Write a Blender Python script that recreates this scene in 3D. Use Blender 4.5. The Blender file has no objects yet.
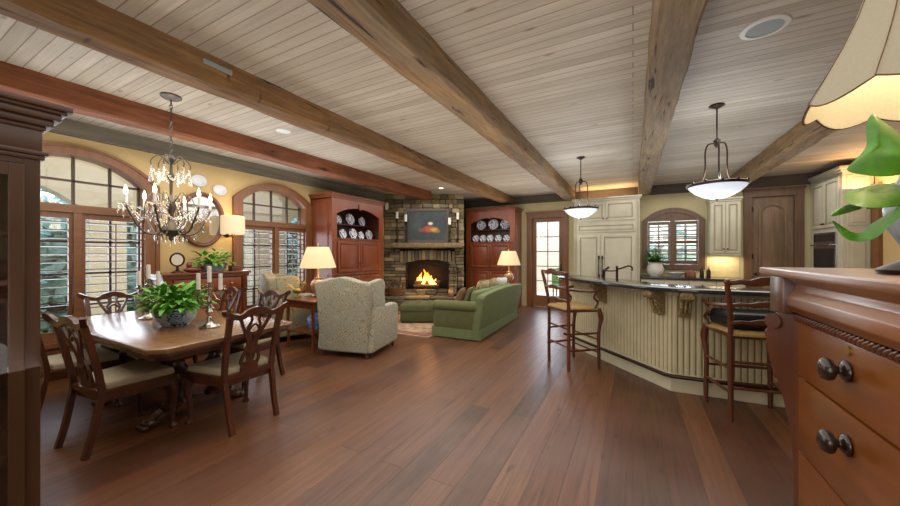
import bpy, bmesh, math, random
from mathutils import Vector, Matrix
random.seed(7)
PI = math.pi
scene = bpy.context.scene
COL = scene.collection
ZC = 2.94          # ceiling height
XL, YB, XR, YF = -5.7, 9.0, 3.35, -2.6   # left, back, right, front wall planes

# ------------------------------------------------------------------ materials
MATS = {}
def _new(name):
    m = bpy.data.materials.new(name); m.use_nodes = True
    nt = m.node_tree; nt.nodes.clear()
    out = nt.nodes.new('ShaderNodeOutputMaterial')
    b = nt.nodes.new('ShaderNodeBsdfPrincipled')
    nt.links.new(b.outputs[0], out.inputs[0])
    return m, nt, b, out
def srgb(h):
    h = h.lstrip('#'); v = [int(h[i:i+2], 16)/255 for i in (0, 2, 4)]
    return tuple((c/12.92 if c <= .04045 else ((c+.055)/1.055)**2.4) for c in v) + (1,)
def coords(nt, scale=(1, 1, 1), rot=(0, 0, 0)):
    tc = nt.nodes.new('ShaderNodeTexCoord'); mp = nt.nodes.new('ShaderNodeMapping')
    mp.inputs['Scale'].default_value = scale; mp.inputs['Rotation'].default_value = rot
    nt.links.new(tc.outputs['Object'], mp.inputs[0]); return mp.outputs[0]
def noise(nt, vec, scale=5, detail=4, rough=.55, dist=0):
    n = nt.nodes.new('ShaderNodeTexNoise'); n.inputs['Scale'].default_value = scale
    n.inputs['Detail'].default_value = detail; n.inputs['Roughness'].default_value = rough
    n.inputs['Distortion'].default_value = dist
    nt.links.new(vec, n.inputs['Vector']); return n.outputs['Fac']
def ramp(nt, fac, stops):
    r = nt.nodes.new('ShaderNodeValToRGB')
    while len(r.color_ramp.elements) < len(stops): r.color_ramp.elements.new(.5)
    for e, (p, c) in zip(r.color_ramp.elements, stops): e.position = p; e.color = c
    nt.links.new(fac, r.inputs[0]); return r.outputs[0]
def mix(nt, fac, a, b, mode='MIX'):
    x = nt.nodes.new('ShaderNodeMix'); x.data_type = 'RGBA'; x.blend_type = mode
    for sock, v in ((x.inputs[0], fac), (x.inputs[6], a), (x.inputs[7], b)):
        if isinstance(v, bpy.types.NodeSocket): nt.links.new(v, sock)
        else: sock.default_value = v
    return x.outputs[2]
def bump(nt, b, h, strength=.2, dist=.01):
    n = nt.nodes.new('ShaderNodeBump'); n.inputs['Strength'].default_value = strength
    n.inputs['Distance'].default_value = dist
    nt.links.new(h, n.inputs['Height']); nt.links.new(n.outputs[0], b.inputs['Normal'])
def plain(name, c, rough=.5, metal=0, var=.12, scale=8, emit=None, estr=0, coat=0, trans=0):
    m, nt, b, out = _new(name)
    c = srgb(c) if isinstance(c, str) else c
    v = coords(nt); f = noise(nt, v, scale, 3)
    lo = tuple(x*(1-var) for x in c[:3])+(1,); hi = tuple(min(1, x*(1+var)) for x in c[:3])+(1,)
    nt.links.new(ramp(nt, f, [(.3, lo), (.7, hi)]), b.inputs['Base Color'])
    b.inputs['Roughness'].default_value = rough; b.inputs['Metallic'].default_value = metal
    b.inputs['Coat Weight'].default_value = coat; b.inputs['Coat Roughness'].default_value = .15
    b.inputs['Transmission Weight'].default_value = trans
    if emit:
        b.inputs['Emission Color'].default_value = srgb(emit); b.inputs['Emission Strength'].default_value = estr
    MATS[name] = m; return m
def wood(name, c1, c2, rough=.35, axis='z', scale=1.0, coat=.15, knots=None, cracks=False):
    m, nt, b, out = _new(name)
    s = {'x': (1.2, 14, 14), 'y': (14, 1.2, 14), 'z': (14, 14, 1.2)}[axis]
    v = coords(nt, tuple(k*scale for k in s))
    f = noise(nt, v, 1.0, 6, .6, 1.2)
    g = noise(nt, coords(nt, (scale*1.3,)*3), 1.0, 3)
    col = ramp(nt, f, [(.28, srgb(c1)), (.72, srgb(c2))])
    col = mix(nt, .35, col, ramp(nt, g, [(.3, srgb(c1)), (.7, srgb(c2))]))
    if cracks:
        g2 = noise(nt, coords(nt, tuple(k*2.6 for k in s)), 1.0, 8, .7, .4)
        pk = {'beam_red': .0, 'beam_brown': .22}.get(name, .5)
        g3 = noise(nt, coords(nt, {'x': (.5, 3, 3), 'y': (3, .5, 3), 'z': (3, 3, .5)}[axis]), 1.6, 4, .6, .5)
        col = mix(nt, ramp(nt, g3, [(.42, (0, 0, 0, 1)), (.62, (pk, pk, pk, 1))]), col, srgb('#7d7262'))
        col = mix(nt, .75, col, ramp(nt, g2, [(.3, (.45, .4, .36, 1)), (.65, (1.12, 1.1, 1.08, 1))]), 'MULTIPLY')
    if knots:
        vo = nt.nodes.new('ShaderNodeTexVoronoi'); vo.inputs['Scale'].default_value = 1
        kv = coords(nt, tuple({0: 1.4, 1: 5}[k < 5]*1.3 for k in s)); nt.links.new(kv, vo.inputs['Vector'])
        k = ramp(nt, vo.outputs['Distance'], [(.03, (.85, .85, .85, 1)), (.12, (0, 0, 0, 1))])
        col = mix(nt, k, col, srgb(knots))
    if cracks:
        cr = noise(nt, coords(nt, tuple(k*.9 for k in s)), 1.6, 3, .5, .6)
        col = mix(nt, ramp(nt, cr, [(.30, (1, 1, 1, 1)), (.36, (0, 0, 0, 1))]), col, srgb('#2a1a10'))
    nt.links.new(col, b.inputs['Base Color'])
    b.inputs['Roughness'].default_value = rough
    b.inputs['Coat Weight'].default_value = coat; b.inputs['Coat Roughness'].default_value = .2
    bump(nt, b, f, .6 if cracks else .12, .01 if cracks else .004)
    MATS[name] = m; return m
def planks(name, along, width, length, stops, groove, rough, bumpd, grain=.35, knots=None, sat=None, blotch=None):
    """boards running along 'x' or 'y' on a horizontal surface"""
    m, nt, b, out = _new(name)
    tc = nt.nodes.new('ShaderNodeTexCoord'); sep = nt.nodes.new('ShaderNodeSeparateXYZ')
    nt.links.new(tc.outputs['Object'], sep.inputs[0]); cmb = nt.nodes.new('ShaderNodeCombineXYZ')
    a, c = ('Y', 'X') if along == 'y' else ('X', 'Y')
    nt.links.new(sep.outputs[a], cmb.inputs[0]); nt.links.new(sep.outputs[c], cmb.inputs[1])
    br = nt.nodes.new('ShaderNodeTexBrick')
    br.offset = .37; br.offset_frequency = 2
    br.inputs['Scale'].default_value = 1; br.inputs['Brick Width'].default_value = length
    br.inputs['Row Height'].default_value = width; br.inputs['Mortar Size'].default_value = groove
    br.inputs['Mortar Smooth'].default_value = .3; br.inputs['Bias'].default_value = 0
    br.inputs['Color1'].default_value = (0, 0, 0, 1); br.inputs['Color2'].default_value = (1, 1, 1, 1)
    br.inputs['Mortar'].default_value = (.5, .5, .5, 1)
    nt.links.new(cmb.outputs[0], br.inputs['Vector'])
    base = ramp(nt, br.outputs['Color'], stops)
    mp = nt.nodes.new('ShaderNodeMapping'); mp.inputs['Scale'].default_value = (1.0, 22, 1)
    nt.links.new(cmb.outputs[0], mp.inputs[0])
    g = noise(nt, mp.outputs[0], 1.5, 6, .62, .8)
    gd = ramp(nt, g, [(.25, (1-grain,)*3+(1,)), (.7, (1.06, 1.06, 1.06, 1))])
    col = mix(nt, 1.0, base, gd, 'MULTIPLY')
    if blotch:
        bl = noise(nt, cmb.outputs[0], 1.1, 3)
        col = mix(nt, ramp(nt, bl, [(.42, (0, 0, 0, 1)), (.68, (.75, .75, .75, 1))]), col, srgb(blotch))
    if knots:
        vo = nt.nodes.new('ShaderNodeTexVoronoi'); vo.inputs['Scale'].default_value = 1
        mk = nt.nodes.new('ShaderNodeMapping'); mk.inputs['Scale'].default_value = (2.2, 6.5, 1)
        nt.links.new(cmb.outputs[0], mk.inputs[0]); nt.links.new(mk.outputs[0], vo.inputs['Vector'])
        k = ramp(nt, vo.outputs['Distance'], [(.04, (.8, .8, .8, 1)), (.13, (0, 0, 0, 1))])
        col = mix(nt, k, col, srgb(knots))
    col = mix(nt, br.outputs['Fac'], col, mix(nt, 1.0, col, (.5, .44, .38, 1), 'MULTIPLY'))
    nt.links.new(col, b.inputs['Base Color'])
    rr = ramp(nt, g, [(.2, (rough*1.3,)*3+(1,)), (.8, (rough*.8,)*3+(1,))]); nt.links.new(rr, b.inputs['Roughness'])
    inv = nt.nodes.new('ShaderNodeMath'); inv.operation = 'SUBTRACT'; inv.inputs[0].default_value = 1
    nt.links.new(br.outputs['Fac'], inv.inputs[1])
    ad = nt.nodes.new('ShaderNodeMath'); ad.operation = 'MULTIPLY_ADD'; ad.inputs[1].default_value = .12
    nt.links.new(g, ad.inputs[0]); nt.links.new(inv.outputs[0], ad.inputs[2])
    bump(nt, b, ad.outputs[0], .5, bumpd)
    MATS[name] = m; return m
def damask(name, base, fig, scale=14, rough=.9, fig2=None):
    m, nt, b, out = _new(name)
    v = coords(nt); n1 = nt.nodes.new('ShaderNodeTexNoise'); n1.inputs['Scale'].default_value = 5; nt.links.new(v, n1.inputs['Vector'])
    mx = nt.nodes.new('ShaderNodeMix'); mx.data_type = 'RGBA'; mx.inputs[0].default_value = .16
    nt.links.new(v, mx.inputs[6]); nt.links.new(n1.outputs['Color'], mx.inputs[7])
    vo = nt.nodes.new('ShaderNodeTexVoronoi'); vo.feature = 'F1'; vo.inputs['Scale'].default_value = scale
    nt.links.new(mx.outputs[2], vo.inputs['Vector'])
    k = nt.nodes.new('ShaderNodeMath'); k.operation = 'SINE'
    mu = nt.nodes.new('ShaderNodeMath'); mu.operation = 'MULTIPLY'; mu.inputs[1].default_value = 20
    nt.links.new(vo.outputs['Distance'], mu.inputs[0]); nt.links.new(mu.outputs[0], k.inputs[0])
    f = ramp(nt, k.outputs[0], [(.35, (0, 0, 0, 1)), (.6, (1, 1, 1, 1))])
    col = mix(nt, f, srgb(base), srgb(fig))
    if fig2: col = mix(nt, ramp(nt, vo.outputs['Color'], [(.55, (0, 0, 0, 1)), (.6, (.8, .8, .8, 1))]), col, srgb(fig2))
    nt.links.new(col, b.inputs['Base Color']); b.inputs['Roughness'].default_value = rough
    MATS[name] = m; return m
def attr_mat(name, rough=.85, nscale=30, amt=.35, bmp=.6):
    m, nt, b, out = _new(name)
    at = nt.nodes.new('ShaderNodeAttribute'); at.attribute_name = 'Col'
    f = noise(nt, coords(nt), nscale, 6, .65)
    col = mix(nt, 1.0, at.outputs['Color'], ramp(nt, f, [(.25, (1-amt,)*3+(1,)), (.75, (1.1, 1.1, 1.1, 1))]), 'MULTIPLY')
    nt.links.new(col, b.inputs['Base Color']); b.inputs['Roughness'].default_value = rough
    bump(nt, b, f, bmp, .015); MATS[name] = m; return m
def glow(name, c, strength, c2=None, z0=0, z1=1):
    m, nt, b, out = _new(name)
    e = nt.nodes.new('ShaderNodeEmission'); e.inputs[1].default_value = strength; e.inputs[0].default_value = srgb(c)
    if c2:
        tc = nt.nodes.new('ShaderNodeTexCoord'); sep = nt.nodes.new('ShaderNodeSeparateXYZ'); nt.links.new(tc.outputs['Object'], sep.inputs[0])
        mr = nt.nodes.new('ShaderNodeMapRange'); mr.inputs[1].default_value = z0; mr.inputs[2].default_value = z1
        nt.links.new(sep.outputs['Z'], mr.inputs[0])
        nt.links.new(ramp(nt, mr.outputs[0], [(0, srgb(c)), (1, srgb(c2))]), e.inputs[0])
    nt.links.new(e.outputs[0], out.inputs[0]); MATS[name] = m; return m
def pane_mat(name, tint=(.97, .98, 1, 1), fac=.06):
    m, nt, b, out = _new(name)
    t = nt.nodes.new('ShaderNodeBsdfTransparent'); t.inputs[0].default_value = tint
    g = nt.nodes.new('ShaderNodeBsdfGlossy'); g.inputs['Roughness'].default_value = .02
    x = nt.nodes.new('ShaderNodeMixShader'); x.inputs[0].default_value = fac
    nt.links.new(t.outputs[0], x.inputs[1]); nt.links.new(g.outputs[0], x.inputs[2]); nt.links.new(x.outputs[0], out.inputs[0])
    MATS[name] = m; return m
def shade_mat(name, c, emit, estr):
    m, nt, b, out = _new(name)
    v = coords(nt); f = noise(nt, v, 120, 2)
    nt.links.new(ramp(nt, f, [(.3, tuple(x*.92 for x in srgb(c)[:3])+(1,)), (.7, srgb(c))]), b.inputs['Base Color'])
    b.inputs['Roughness'].default_value = .9
    b.inputs['Emission Color'].default_value = srgb(emit); b.inputs['Emission Strength'].default_value = estr
    MATS[name] = m; return m

planks('floor_wood', 'y', .19, 2.9, [(0, srgb('#4d2c18')), (.35, srgb('#6b4025')), (.7, srgb('#7b4e2e')), (1, srgb('#5a351e'))], .0025, .34, .003, .6, '#3b1f14', blotch='#664638')
planks('ceiling_wood', 'x', .088, 40, [(0, srgb('#a79c8a')), (.5, srgb('#b9ae9d')), (1, srgb('#c6bcac'))], .004, .6, .004, .22, '#7d6c58', blotch='#a89c8a')
wood('beam_red', '#5a3018', '#97582e', .7, 'y', .8, 0, None, True)
wood('beam_brown', '#4a3018', '#ab7f48', .75, 'y', .7, 0, '#3a2616', True)
wood('beam_grey', '#65533c', '#ab946f', .75, 'y', .7, 0, '#4a3a2c', True)
wood('beam_tan', '#5e4730', '#b08d5c', .75, 'y', .7, 0, '#54402e', True)
wood('plate_grey', '#4d4638', '#7a7060', .8, 'y', .8, 0)
wood('plate_dark', '#3a3432', '#5f5248', .8, 'x', .8, 0)
wood('trim_wood', '#5d381c', '#875732', .45, 'z', 1)
wood('trim_wood_y', '#5d381c', '#875732', .45, 'y', 1)
wood('dark_trim', '#4c3424', '#755740', .45, 'z', 1)
wood('door_wood', '#5e4937', '#90745a', .5, 'z', 1, .1)
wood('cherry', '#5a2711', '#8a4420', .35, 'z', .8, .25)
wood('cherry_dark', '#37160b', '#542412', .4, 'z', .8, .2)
wood('mahogany', '#43200f', '#7a3d1e', .3, 'z', 1, .3)
wood('mahogany_x', '#43200f', '#7a3d1e', .3, 'x', 1, .3)
wood('chest_wood', '#54290a', '#97581c', .28, 'x', .5, .5)
wood('chest_dark', '#3c1d0c', '#6c3a1c', .3, 'z', .8, .5)
wood('chair_wood', '#2e150c', '#5b2d18', .3, 'z', 1.2, .3)
wood('stool_wood', '#3f1f12', '#6d3a22', .35, 'z', 1.2, .25)
wood('table_wood', '#5a3a22', '#87603c', .26, 'x', .8, .35)
wood('table_dark', '#2e1a10', '#553320', .3, 'z', 1, .4)
wood('hutch_wood', '#2c1a10', '#4b301f', .35, 'z', .8, .3)
wood('log_wood', '#2a1c14', '#6d5540', .9, 'z', 1, 0)
plain('wall_yellow', '#c2a672', .85, var=.06, scale=3)
plain('wall_cream', '#b9af88', .85, var=.05, scale=3)
plain('cream_paint', '#b9b5a0', .5, var=.06, scale=4)
plain('cream_glaze', '#8d8262', .6, var=.1)
plain('bead_cream', '#c4ba98', .55, var=.08, scale=6)
plain('bead_groove', '#75683f', .7, var=.1)
plain('toe_cream', '#c9c3a8', .6, var=.05)
plain('porch_cream', '#cfc3a8', .9, var=.05)
plain('granite', '#2b2e31', .12, var=.4, scale=60, coat=.3)
plain('steel', '#b9bcbd', .25, 1, .05)
plain('iron', '#1c1a19', .45, .7, .2)
plain('bronze', '#3a2a20', .35, .8, .25)
plain('pewter', '#5a524a', .35, .85, .15)
plain('silver', '#b8b4ac', .2, 1, .1)
plain('gold', '#a98a52', .35, .8, .2)
plain('gilt_corbel', '#8d7b52', .6, .1, .6, 60)
plain('candle_wax', '#dcd6ca', .5, var=.03)
plain('seat_cream', '#b5a78a', .85, var=.06, scale=30)
plain('rush', '#a98a54', .85, var=.25, scale=60)
plain('leather_black', '#17181a', .35, var=.3, scale=25)
plain('sofa_green', '#66714a', .9, var=.1, scale=10)
plain('sofa_green_dark', '#565833', .9, var=.12, scale=10)  # darker green; on the near sofa arm it stands in for shade
plain('ottoman_green', '#484c2a', .9, var=.15, scale=10)
plain('floral_pillow', '#9a8a68', .9, var=.5, scale=22)
plain('brown_pillow', '#5b4228', .9, var=.3, scale=22)
plain('white_china', '#c9ccd0', .2, var=.05, coat=.3)
plain('white_pot', '#cdcdc6', .45, var=.05)
plain('black', '#0c0b0a', .8, var=.2)
plain('soot', '#171310', .95, var=.4, scale=20)
plain('leaf_bright', '#5a9a2a', .5, var=.5, scale=14)
plain('leaf_big', '#4f8a1c', .4, var=.4, scale=16, coat=.2)
plain('leaf_dark', '#4d8a3a', .5, var=.4, scale=14)
plain('tree_leaf', '#93b7a8', .8, var=.35, scale=3)
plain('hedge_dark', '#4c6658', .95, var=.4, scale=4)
plain('bark', '#5b4a3a', .9, var=.3)
plain('grass', '#5d7f3c', .95, var=.25, scale=2)
plain('patio', '#c9c2b4', .9, var=.08)
plain('wicker', '#6b4a2c', .8, var=.4, scale=60)
plain('ceramic_amber', '#9a7350', .3, var=.4, scale=18, coat=.3)
plain('grille', '#8f9a98', .6, var=.1, scale=120)
plain('white_trim', '#d6d6d2', .5, var=.03)
plain('oven_black', '#15171a', .15, var=.2, coat=.4)
plain('mantel_stone', '#75664a', .8, var=.3, scale=14)
plain('mirror_glass', '#c9c9c9', .04, 1, .01)
plain('backsplash', '#c3b184', .5, var=.1, scale=12)
plain('green_seat', '#4d7a3a', .8, var=.2)
plain('louver', '#4f3b2b', .5, var=.1)
plain('muntin', '#4a3526', .5, var=.1)
plain('bluegrey', '#7f8a92', .35, var=.4, scale=25, coat=.3)
plain('rug', '#9c7f66', .95, var=.5, scale=7)
plain('rug_border', '#7a5040', .95, var=.4, scale=12)
plain('ceramic_blue', '#6f86b8', .25, var=.6, scale=22, coat=.3)
damask('wing_fabric', '#aaa592', '#857a5c', 19, .9, '#9b9c8c')
damask('chair_fabric', '#a39372', '#7c6a46', 18, .9, '#8a8f80')
damask('blue_plate', '#cdd1da', '#3a4468', 9, .2)
damask('china_bowl', '#7d98b0', '#27303c', 14, .25, '#c0ccd2')
attr_mat('stone')
pane_mat('pane')
pane_mat('crystal', (.93, .92, .9, 1), .28)
shade_mat('lamp_shade', '#d9c7a0', '#ffdfa8', .26)
shade_mat('sconce_shade', '#e2d2b0', '#ffe2b4', .3)
shade_mat('big_shade', '#a59c86', '#e0d4b8', .04)
shade_mat('big_shade_inner', '#e6dcc0', '#fff0d0', .08)
shade_mat('alabaster', '#d4dade', '#e6eefc', .55)
glow('bulb', '#ffe2a8', 9)
glow('flame', '#ffd060', 7, '#ff6a10', .0, .34)
glow('ember', '#ff5a10', 2.5)
glow('downlight', '#fff0d8', 8)
def painting_mat():
    m, nt, b, out = _new('painting_canvas')
    v = coords(nt); f = noise(nt, v, 3.2, 5, .6, .6)
    col = ramp(nt, f, [(.3, srgb('#12191a')), (.55, srgb('#232f33')), (.75, srgb('#3d4a46'))])
    for (cx, cz, r, c) in ((0.05, .36, .17, '#a83c28'), (-.13, .33, .11, '#7d3a22'), (.2, .34, .13, '#a6902e'), (.1, .5, .08, '#d8d4c0'), (.28, .3, .09, '#8a5a22')):
        tc = nt.nodes.new('ShaderNodeTexCoord'); d = nt.nodes.new('ShaderNodeVectorMath'); d.operation = 'DISTANCE'
        d.inputs[1].default_value = (cx, 0, cz); mpn = nt.nodes.new('ShaderNodeMapping'); mpn.inputs['Scale'].default_value = (1, 0, 1.6)
        mpn.inputs['Location'].default_value = (0, 0, -.6*cz)
        nt.links.new(tc.outputs['Object'], mpn.inputs[0]); nt.links.new(mpn.outputs[0], d.inputs[0])
        col = mix(nt, ramp(nt, d.outputs['Value'], [(r*.4, (.9, .9, .9, 1)), (r, (0, 0, 0, 1))]), col, srgb(c))
    nt.links.new(col, b.inputs['Base Color']); b.inputs['Roughness'].default_value = .4; MATS['painting_canvas'] = m
painting_mat()

# ------------------------------------------------------------------ mesh helpers
class MB:
    def __init__(s): s.bm = bmesh.new(); s.col = None
    def _bev(s, geom_verts, bev, seg=2):
        if bev <= 0: return geom_verts
        es = set(e for v in geom_verts for e in v.link_edges)
        r = bmesh.ops.bevel(s.bm, geom=list(es), offset=bev, segments=seg, profile=.6, affect='EDGES', clamp_overlap=True)
        return list(set(list(r['verts']) + [v for v in geom_verts if v.is_valid]))
    def box(s, x0, x1, y0, y1, z0, z1, bev=0, seg=2, m=None, fn=None):
        vs = [s.bm.verts.new((x, y, z)) for z in (z0, z1) for y in (y0, y1) for x in (x0, x1)]
        F = [s.bm.faces.new([vs[i] for i in f]) for f in ((0, 2, 3, 1), (4, 5, 7, 6), (0, 1, 5, 4), (2, 6, 7, 3), (0, 4, 6, 2), (1, 3, 7, 5))]
        vs = s._bev(vs, bev, seg)
        if fn:
            for v in vs: v.co = Vector(fn(*v.co))
        if m is not None:
            for v in vs: v.co = m @ v.co
        return vs
    def prism(s, pts, plane, a, b, bev=0, seg=2, m=None, fn=None):
        """polygon pts (2d) in plane 'xz','yz','xy', extruded a..b along the third axis"""
        def P(u, v, w):
            return {'xz': (u, w, v), 'yz': (w, u, v), 'xy': (u, v, w)}[plane]
        A = [s.bm.verts.new(P(u, v, a)) for u, v in pts]; B = [s.bm.verts.new(P(u, v, b)) for u, v in pts]
        n = len(pts); fs = [s.bm.faces.new(A[::-1]), s.bm.faces.new(B)]
        for i in range(n): fs.append(s.bm.faces.new((A[i], A[(i+1) % n], B[(i+1) % n], B[i])))
        bmesh.ops.recalc_face_normals(s.bm, faces=fs)
        vs = s._bev(A+B, bev, seg)
        if fn:
            for v in vs: v.co = Vector(fn(*v.co))
        if m is not None:
            for v in vs: v.co = m @ v.co
        return vs
    def ring(s, outer, inner, plane, a, b, m=None):
        def P(u, v, w):
            return {'xz': (u, w, v), 'yz': (w, u, v), 'xy': (u, v, w)}[plane]
        L = [[s.bm.verts.new(P(u, v, w)) for u, v in pts] for w in (a, b) for pts in (outer, inner)]
        oa, ia, ob, ib = L; n = len(outer); fs = []
        closed = True
        for i in range(n):
            j = (i+1) % n
            for q in ((oa[i], oa[j], ia[j], ia[i]), (ob[j], ob[i], ib[i], ib[j]), (oa[j], oa[i], ob[i], ob[j]), (ia[i], ia[j], ib[j], ib[i])):
                fs.append(s.bm.faces.new(q))
        bmesh.ops.recalc_face_normals(s.bm, faces=fs)
        if m is not None:
            for l in L:
                for v in l: v.co = m @ v.co
    def lathe(s, prof, c=(0, 0, 0), seg=20, m=None, fn=None):
        rings = []; c = Vector(c)
        for r, z in prof:
            if r < 1e-5: rings.append([s.bm.verts.new((0, 0, z))])
            else: rings.append([s.bm.verts.new((r*math.cos(2*PI*k/seg), r*math.sin(2*PI*k/seg), z)) for k in range(seg)])
        for A, B in zip(rings, rings[1:]):
            for k in range(seg):
                k2 = (k+1) % seg
                if len(A) == 1 and len(B) == 1: break
                if len(A) == 1: s.bm.faces.new((A[0], B[k2], B[k]))
                elif len(B) == 1: s.bm.faces.new((A[k], A[k2], B[0]))
                else: s.bm.faces.new((A[k], A[k2], B[k2], B[k]))
        for R in rings:
            for v in R:
                if fn: v.co = Vector(fn(*v.co))
                if m is not None: v.co = m @ v.co
                v.co = v.co + c
        return rings
    def sweep(s, pts, sect, up=None, cap=True, closed=False):
        """pts list of Vector; sect(i,t)->list of (a,b) offsets in the frame (side, up)"""
        pts = [Vector(p) for p in pts]; n = len(pts); rings = []; prev = None
        for i, p in enumerate(pts):
            if closed: t = pts[(i+1) % n]-pts[i-1]
            else: t = pts[min(i+1, n-1)]-pts[max(i-1, 0)]
            t.normalize()
            if up is not None: ref = Vector(up)
            else: ref = prev if prev is not None else (Vector((0, 0, 1)) if abs(t.z) < .9 else Vector((0, 1, 0)))
            u = ref - t*ref.dot(t)
            if u.length < 1e-4: u = Vector((1, 0, 0)) - t*t.x
            u.normalize(); sd = t.cross(u); prev = u
            rings.append([s.bm.verts.new(p+sd*a+u*b) for a, b in sect(i, i/max(1, n-1))])
        k = len(rings[0])
        pr = list(zip(rings, rings[1:])) + ([(rings[-1], rings[0])] if closed else [])
        for A, B in pr:
            for j in range(k): s.bm.faces.new((A[j], A[(j+1) % k], B[(j+1) % k], B[j]))
        if cap and not closed:
            s.bm.faces.new(rings[0][::-1]); s.bm.faces.new(rings[-1])
    def tube(s, pts, r, seg=8, closed=False):
        def sec(i, t):
            rr = r[i] if isinstance(r, (list, tuple)) else r
            return [(rr*math.cos(2*PI*k/seg), rr*math.sin(2*PI*k/seg)) for k in range(seg)]
        s.sweep(pts, sec, closed=closed)
    def ribbon(s, pts, w, t, up):
        def sec(i, q):
            ww = (w[i] if isinstance(w, (list, tuple)) else w)/2; tt = t/2
            return [(-ww, -tt), (ww, -tt), (ww, tt), (-ww, tt)]
        s.sweep(pts, sec, up=up)
    def ball(s, c, r, seg=12, m=None, fn=None):
        r = (r, r, r) if not isinstance(r, (tuple, list)) else r
        prof = [(math.sin(PI*k/(seg//2+2)), -math.cos(PI*k/(seg//2+2))) for k in range(seg//2+3)]
        M = Matrix.Diagonal((r[0], r[1], r[2], 1))
        if m is not None: M = m @ M
        s.lathe(prof, c, seg, M, None)
    def leaf(s, base, d, L, w, nrm, droop=.3, fold=.15):
        d = Vector(d).normalized(); n = Vector(nrm); n = n-d*n.dot(d)
        n = n.normalized() if n.length > 1e-4 else d.orthogonal().normalized()
        sd = d.cross(n); b = Vector(base); rows = []
        for t, ww in ((0, .05), (.3, .85), (.6, 1), (1, .03)):
            p = b+d*L*t-n*droop*L*t*t
            rows.append([s.bm.verts.new(p+sd*w*.5*ww*q+n*fold*w*abs(q)*ww) for q in (-1, 0, 1)])
        for A, B in zip(rows, rows[1:]):
            for k in (0, 1): s.bm.faces.new((A[k], A[k+1], B[k+1], B[k]))
    def build(s, name, mat, parent=None, smooth=.7, loc=None, rz=None, sub=0, colors=None):
        me = bpy.data.meshes.new(name)
        bmesh.ops.recalc_face_normals(s.bm, faces=s.bm.faces[:]) if len(s.bm.faces) < 60000 else None
        s.bm.to_mesh(me); s.bm.free()
        if smooth:
            me.polygons.foreach_set('use_smooth', [True]*len(me.polygons)); me.set_sharp_from_angle(angle=smooth)
        me.materials.append(MATS[mat] if isinstance(mat, str) else mat)
        o = bpy.data.objects.new(name, me); COL.objects.link(o)
        if parent is not None: o.parent = parent
        if loc is not None: o.location = loc
        if rz is not None: o.rotation_euler = (0, 0, rz)
        if sub:
            md = o.modifiers.new('sub', 'SUBSURF'); md.levels = sub; md.render_levels = sub
        return o
def one(name, mat, parent, fn, **k):
    mb = MB(); fn(mb); return mb.build(name, mat, parent, **k)
def thing(name, label, cat, loc=(0, 0, 0), rz=0, group=None):
    o = bpy.data.objects.new(name, None); COL.objects.link(o); o.empty_display_size = .1
    o.location = loc; o.rotation_euler = (0, 0, rz); o['label'] = label; o['category'] = cat
    if group: o['group'] = group
    return o
def tag(o, label, cat, group=None, kind=None):
    o['label'] = label; o['category'] = cat
    if group: o['group'] = group
    if kind: o['kind'] = kind
    return o
def struct(o): o['kind'] = 'structure'; return o
def sgroup(name, loc=(0, 0, 0), rz=0):
    o = bpy.data.objects.new(name, None); COL.objects.link(o); o.location = loc; o.rotation_euler = (0, 0, rz); o['kind'] = 'structure'; return o
def kids(o): return [c for c in bpy.data.objects if c.parent == o]
def dup(root, loc, rz, label=None, group=None):
    r = root.copy(); COL.objects.link(r); r.location = loc; r.rotation_euler = (0, 0, rz)
    if label: r['label'] = label
    if group: r['group'] = group
    for ch in kids(root):
        c = ch.copy(); COL.objects.link(c); c.parent = r
        for g in kids(ch):
            d = g.copy(); COL.objects.link(d); d.parent = c
            for h in kids(g):
                e = h.copy(); COL.objects.link(e); e.parent = d
    return r
def curve(pts, n=8):
    """Catmull-Rom through pts"""
    P = [Vector(p) for p in pts]; P = [2*P[0]-P[1]]+P+[2*P[-1]-P[-2]]; out = []
    for i in range(1, len(P)-2):
        for k in range(n):
            t = k/n; a, b, c, d = P[i-1:i+3]
            out.append(.5*((2*b)+(c-a)*t+(2*a-5*b+4*c-d)*t*t+(3*b-a-3*c+d)*t**3))
    out.append(P[-2]); return out
def rot(axis, a): return Matrix.Rotation(a, 4, axis)
def tr(x, y, z): return Matrix.Translation((x, y, z))

# ------------------------------------------------------------------ setting
def arch_z(u, uc, hw, zs, rise):
    if rise <= 0: return zs
    R = (hw*hw+rise*rise)/(2*rise); q = max(0, R*R-(u-uc)**2)
    return zs+math.sqrt(q)-(R-rise)
def outline(uc, hw, z0, zs, rise, n=16):
    p = [(uc-hw, z0), (uc-hw, zs)]
    for k in range(1, n): u = uc-hw+2*hw*k/n; p.append((u, arch_z(u, uc, hw, zs, rise)))
    return p+[(uc+hw, zs), (uc+hw, z0)]
def wall(name, mat, u0, u1, z1, v0, v1, ops, plane, z0=0):
    """ops: (uc, hw, z0, zs, rise)"""
    mb = MB(); u = u0
    ops = sorted(ops)
    def bx(a, b, lo, hi):
        if b-a > 1e-4 and hi-lo > 1e-4: mb.prism([(a, lo), (b, lo), (b, hi), (a, hi)], plane, v0, v1)
    for uc, hw, oz0, zs, rise in ops:
        bx(u, uc-hw, z0, z1); bx(uc-hw, uc+hw, z0, oz0)
        n = 16 if rise > 0 else 1
        for k in range(n):
            a = uc-hw+2*hw*k/n; b = uc-hw+2*hw*(k+1)/n
            mb.prism([(a, arch_z(a, uc, hw, zs, rise)), (b, arch_z(b, uc, hw, zs, rise)), (b, z1), (a, z1)], plane, v0, v1)
        u = uc+hw
    bx(u, u1, z0, z1)
    return struct(mb.build(name, mat, None, smooth=0))

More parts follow.
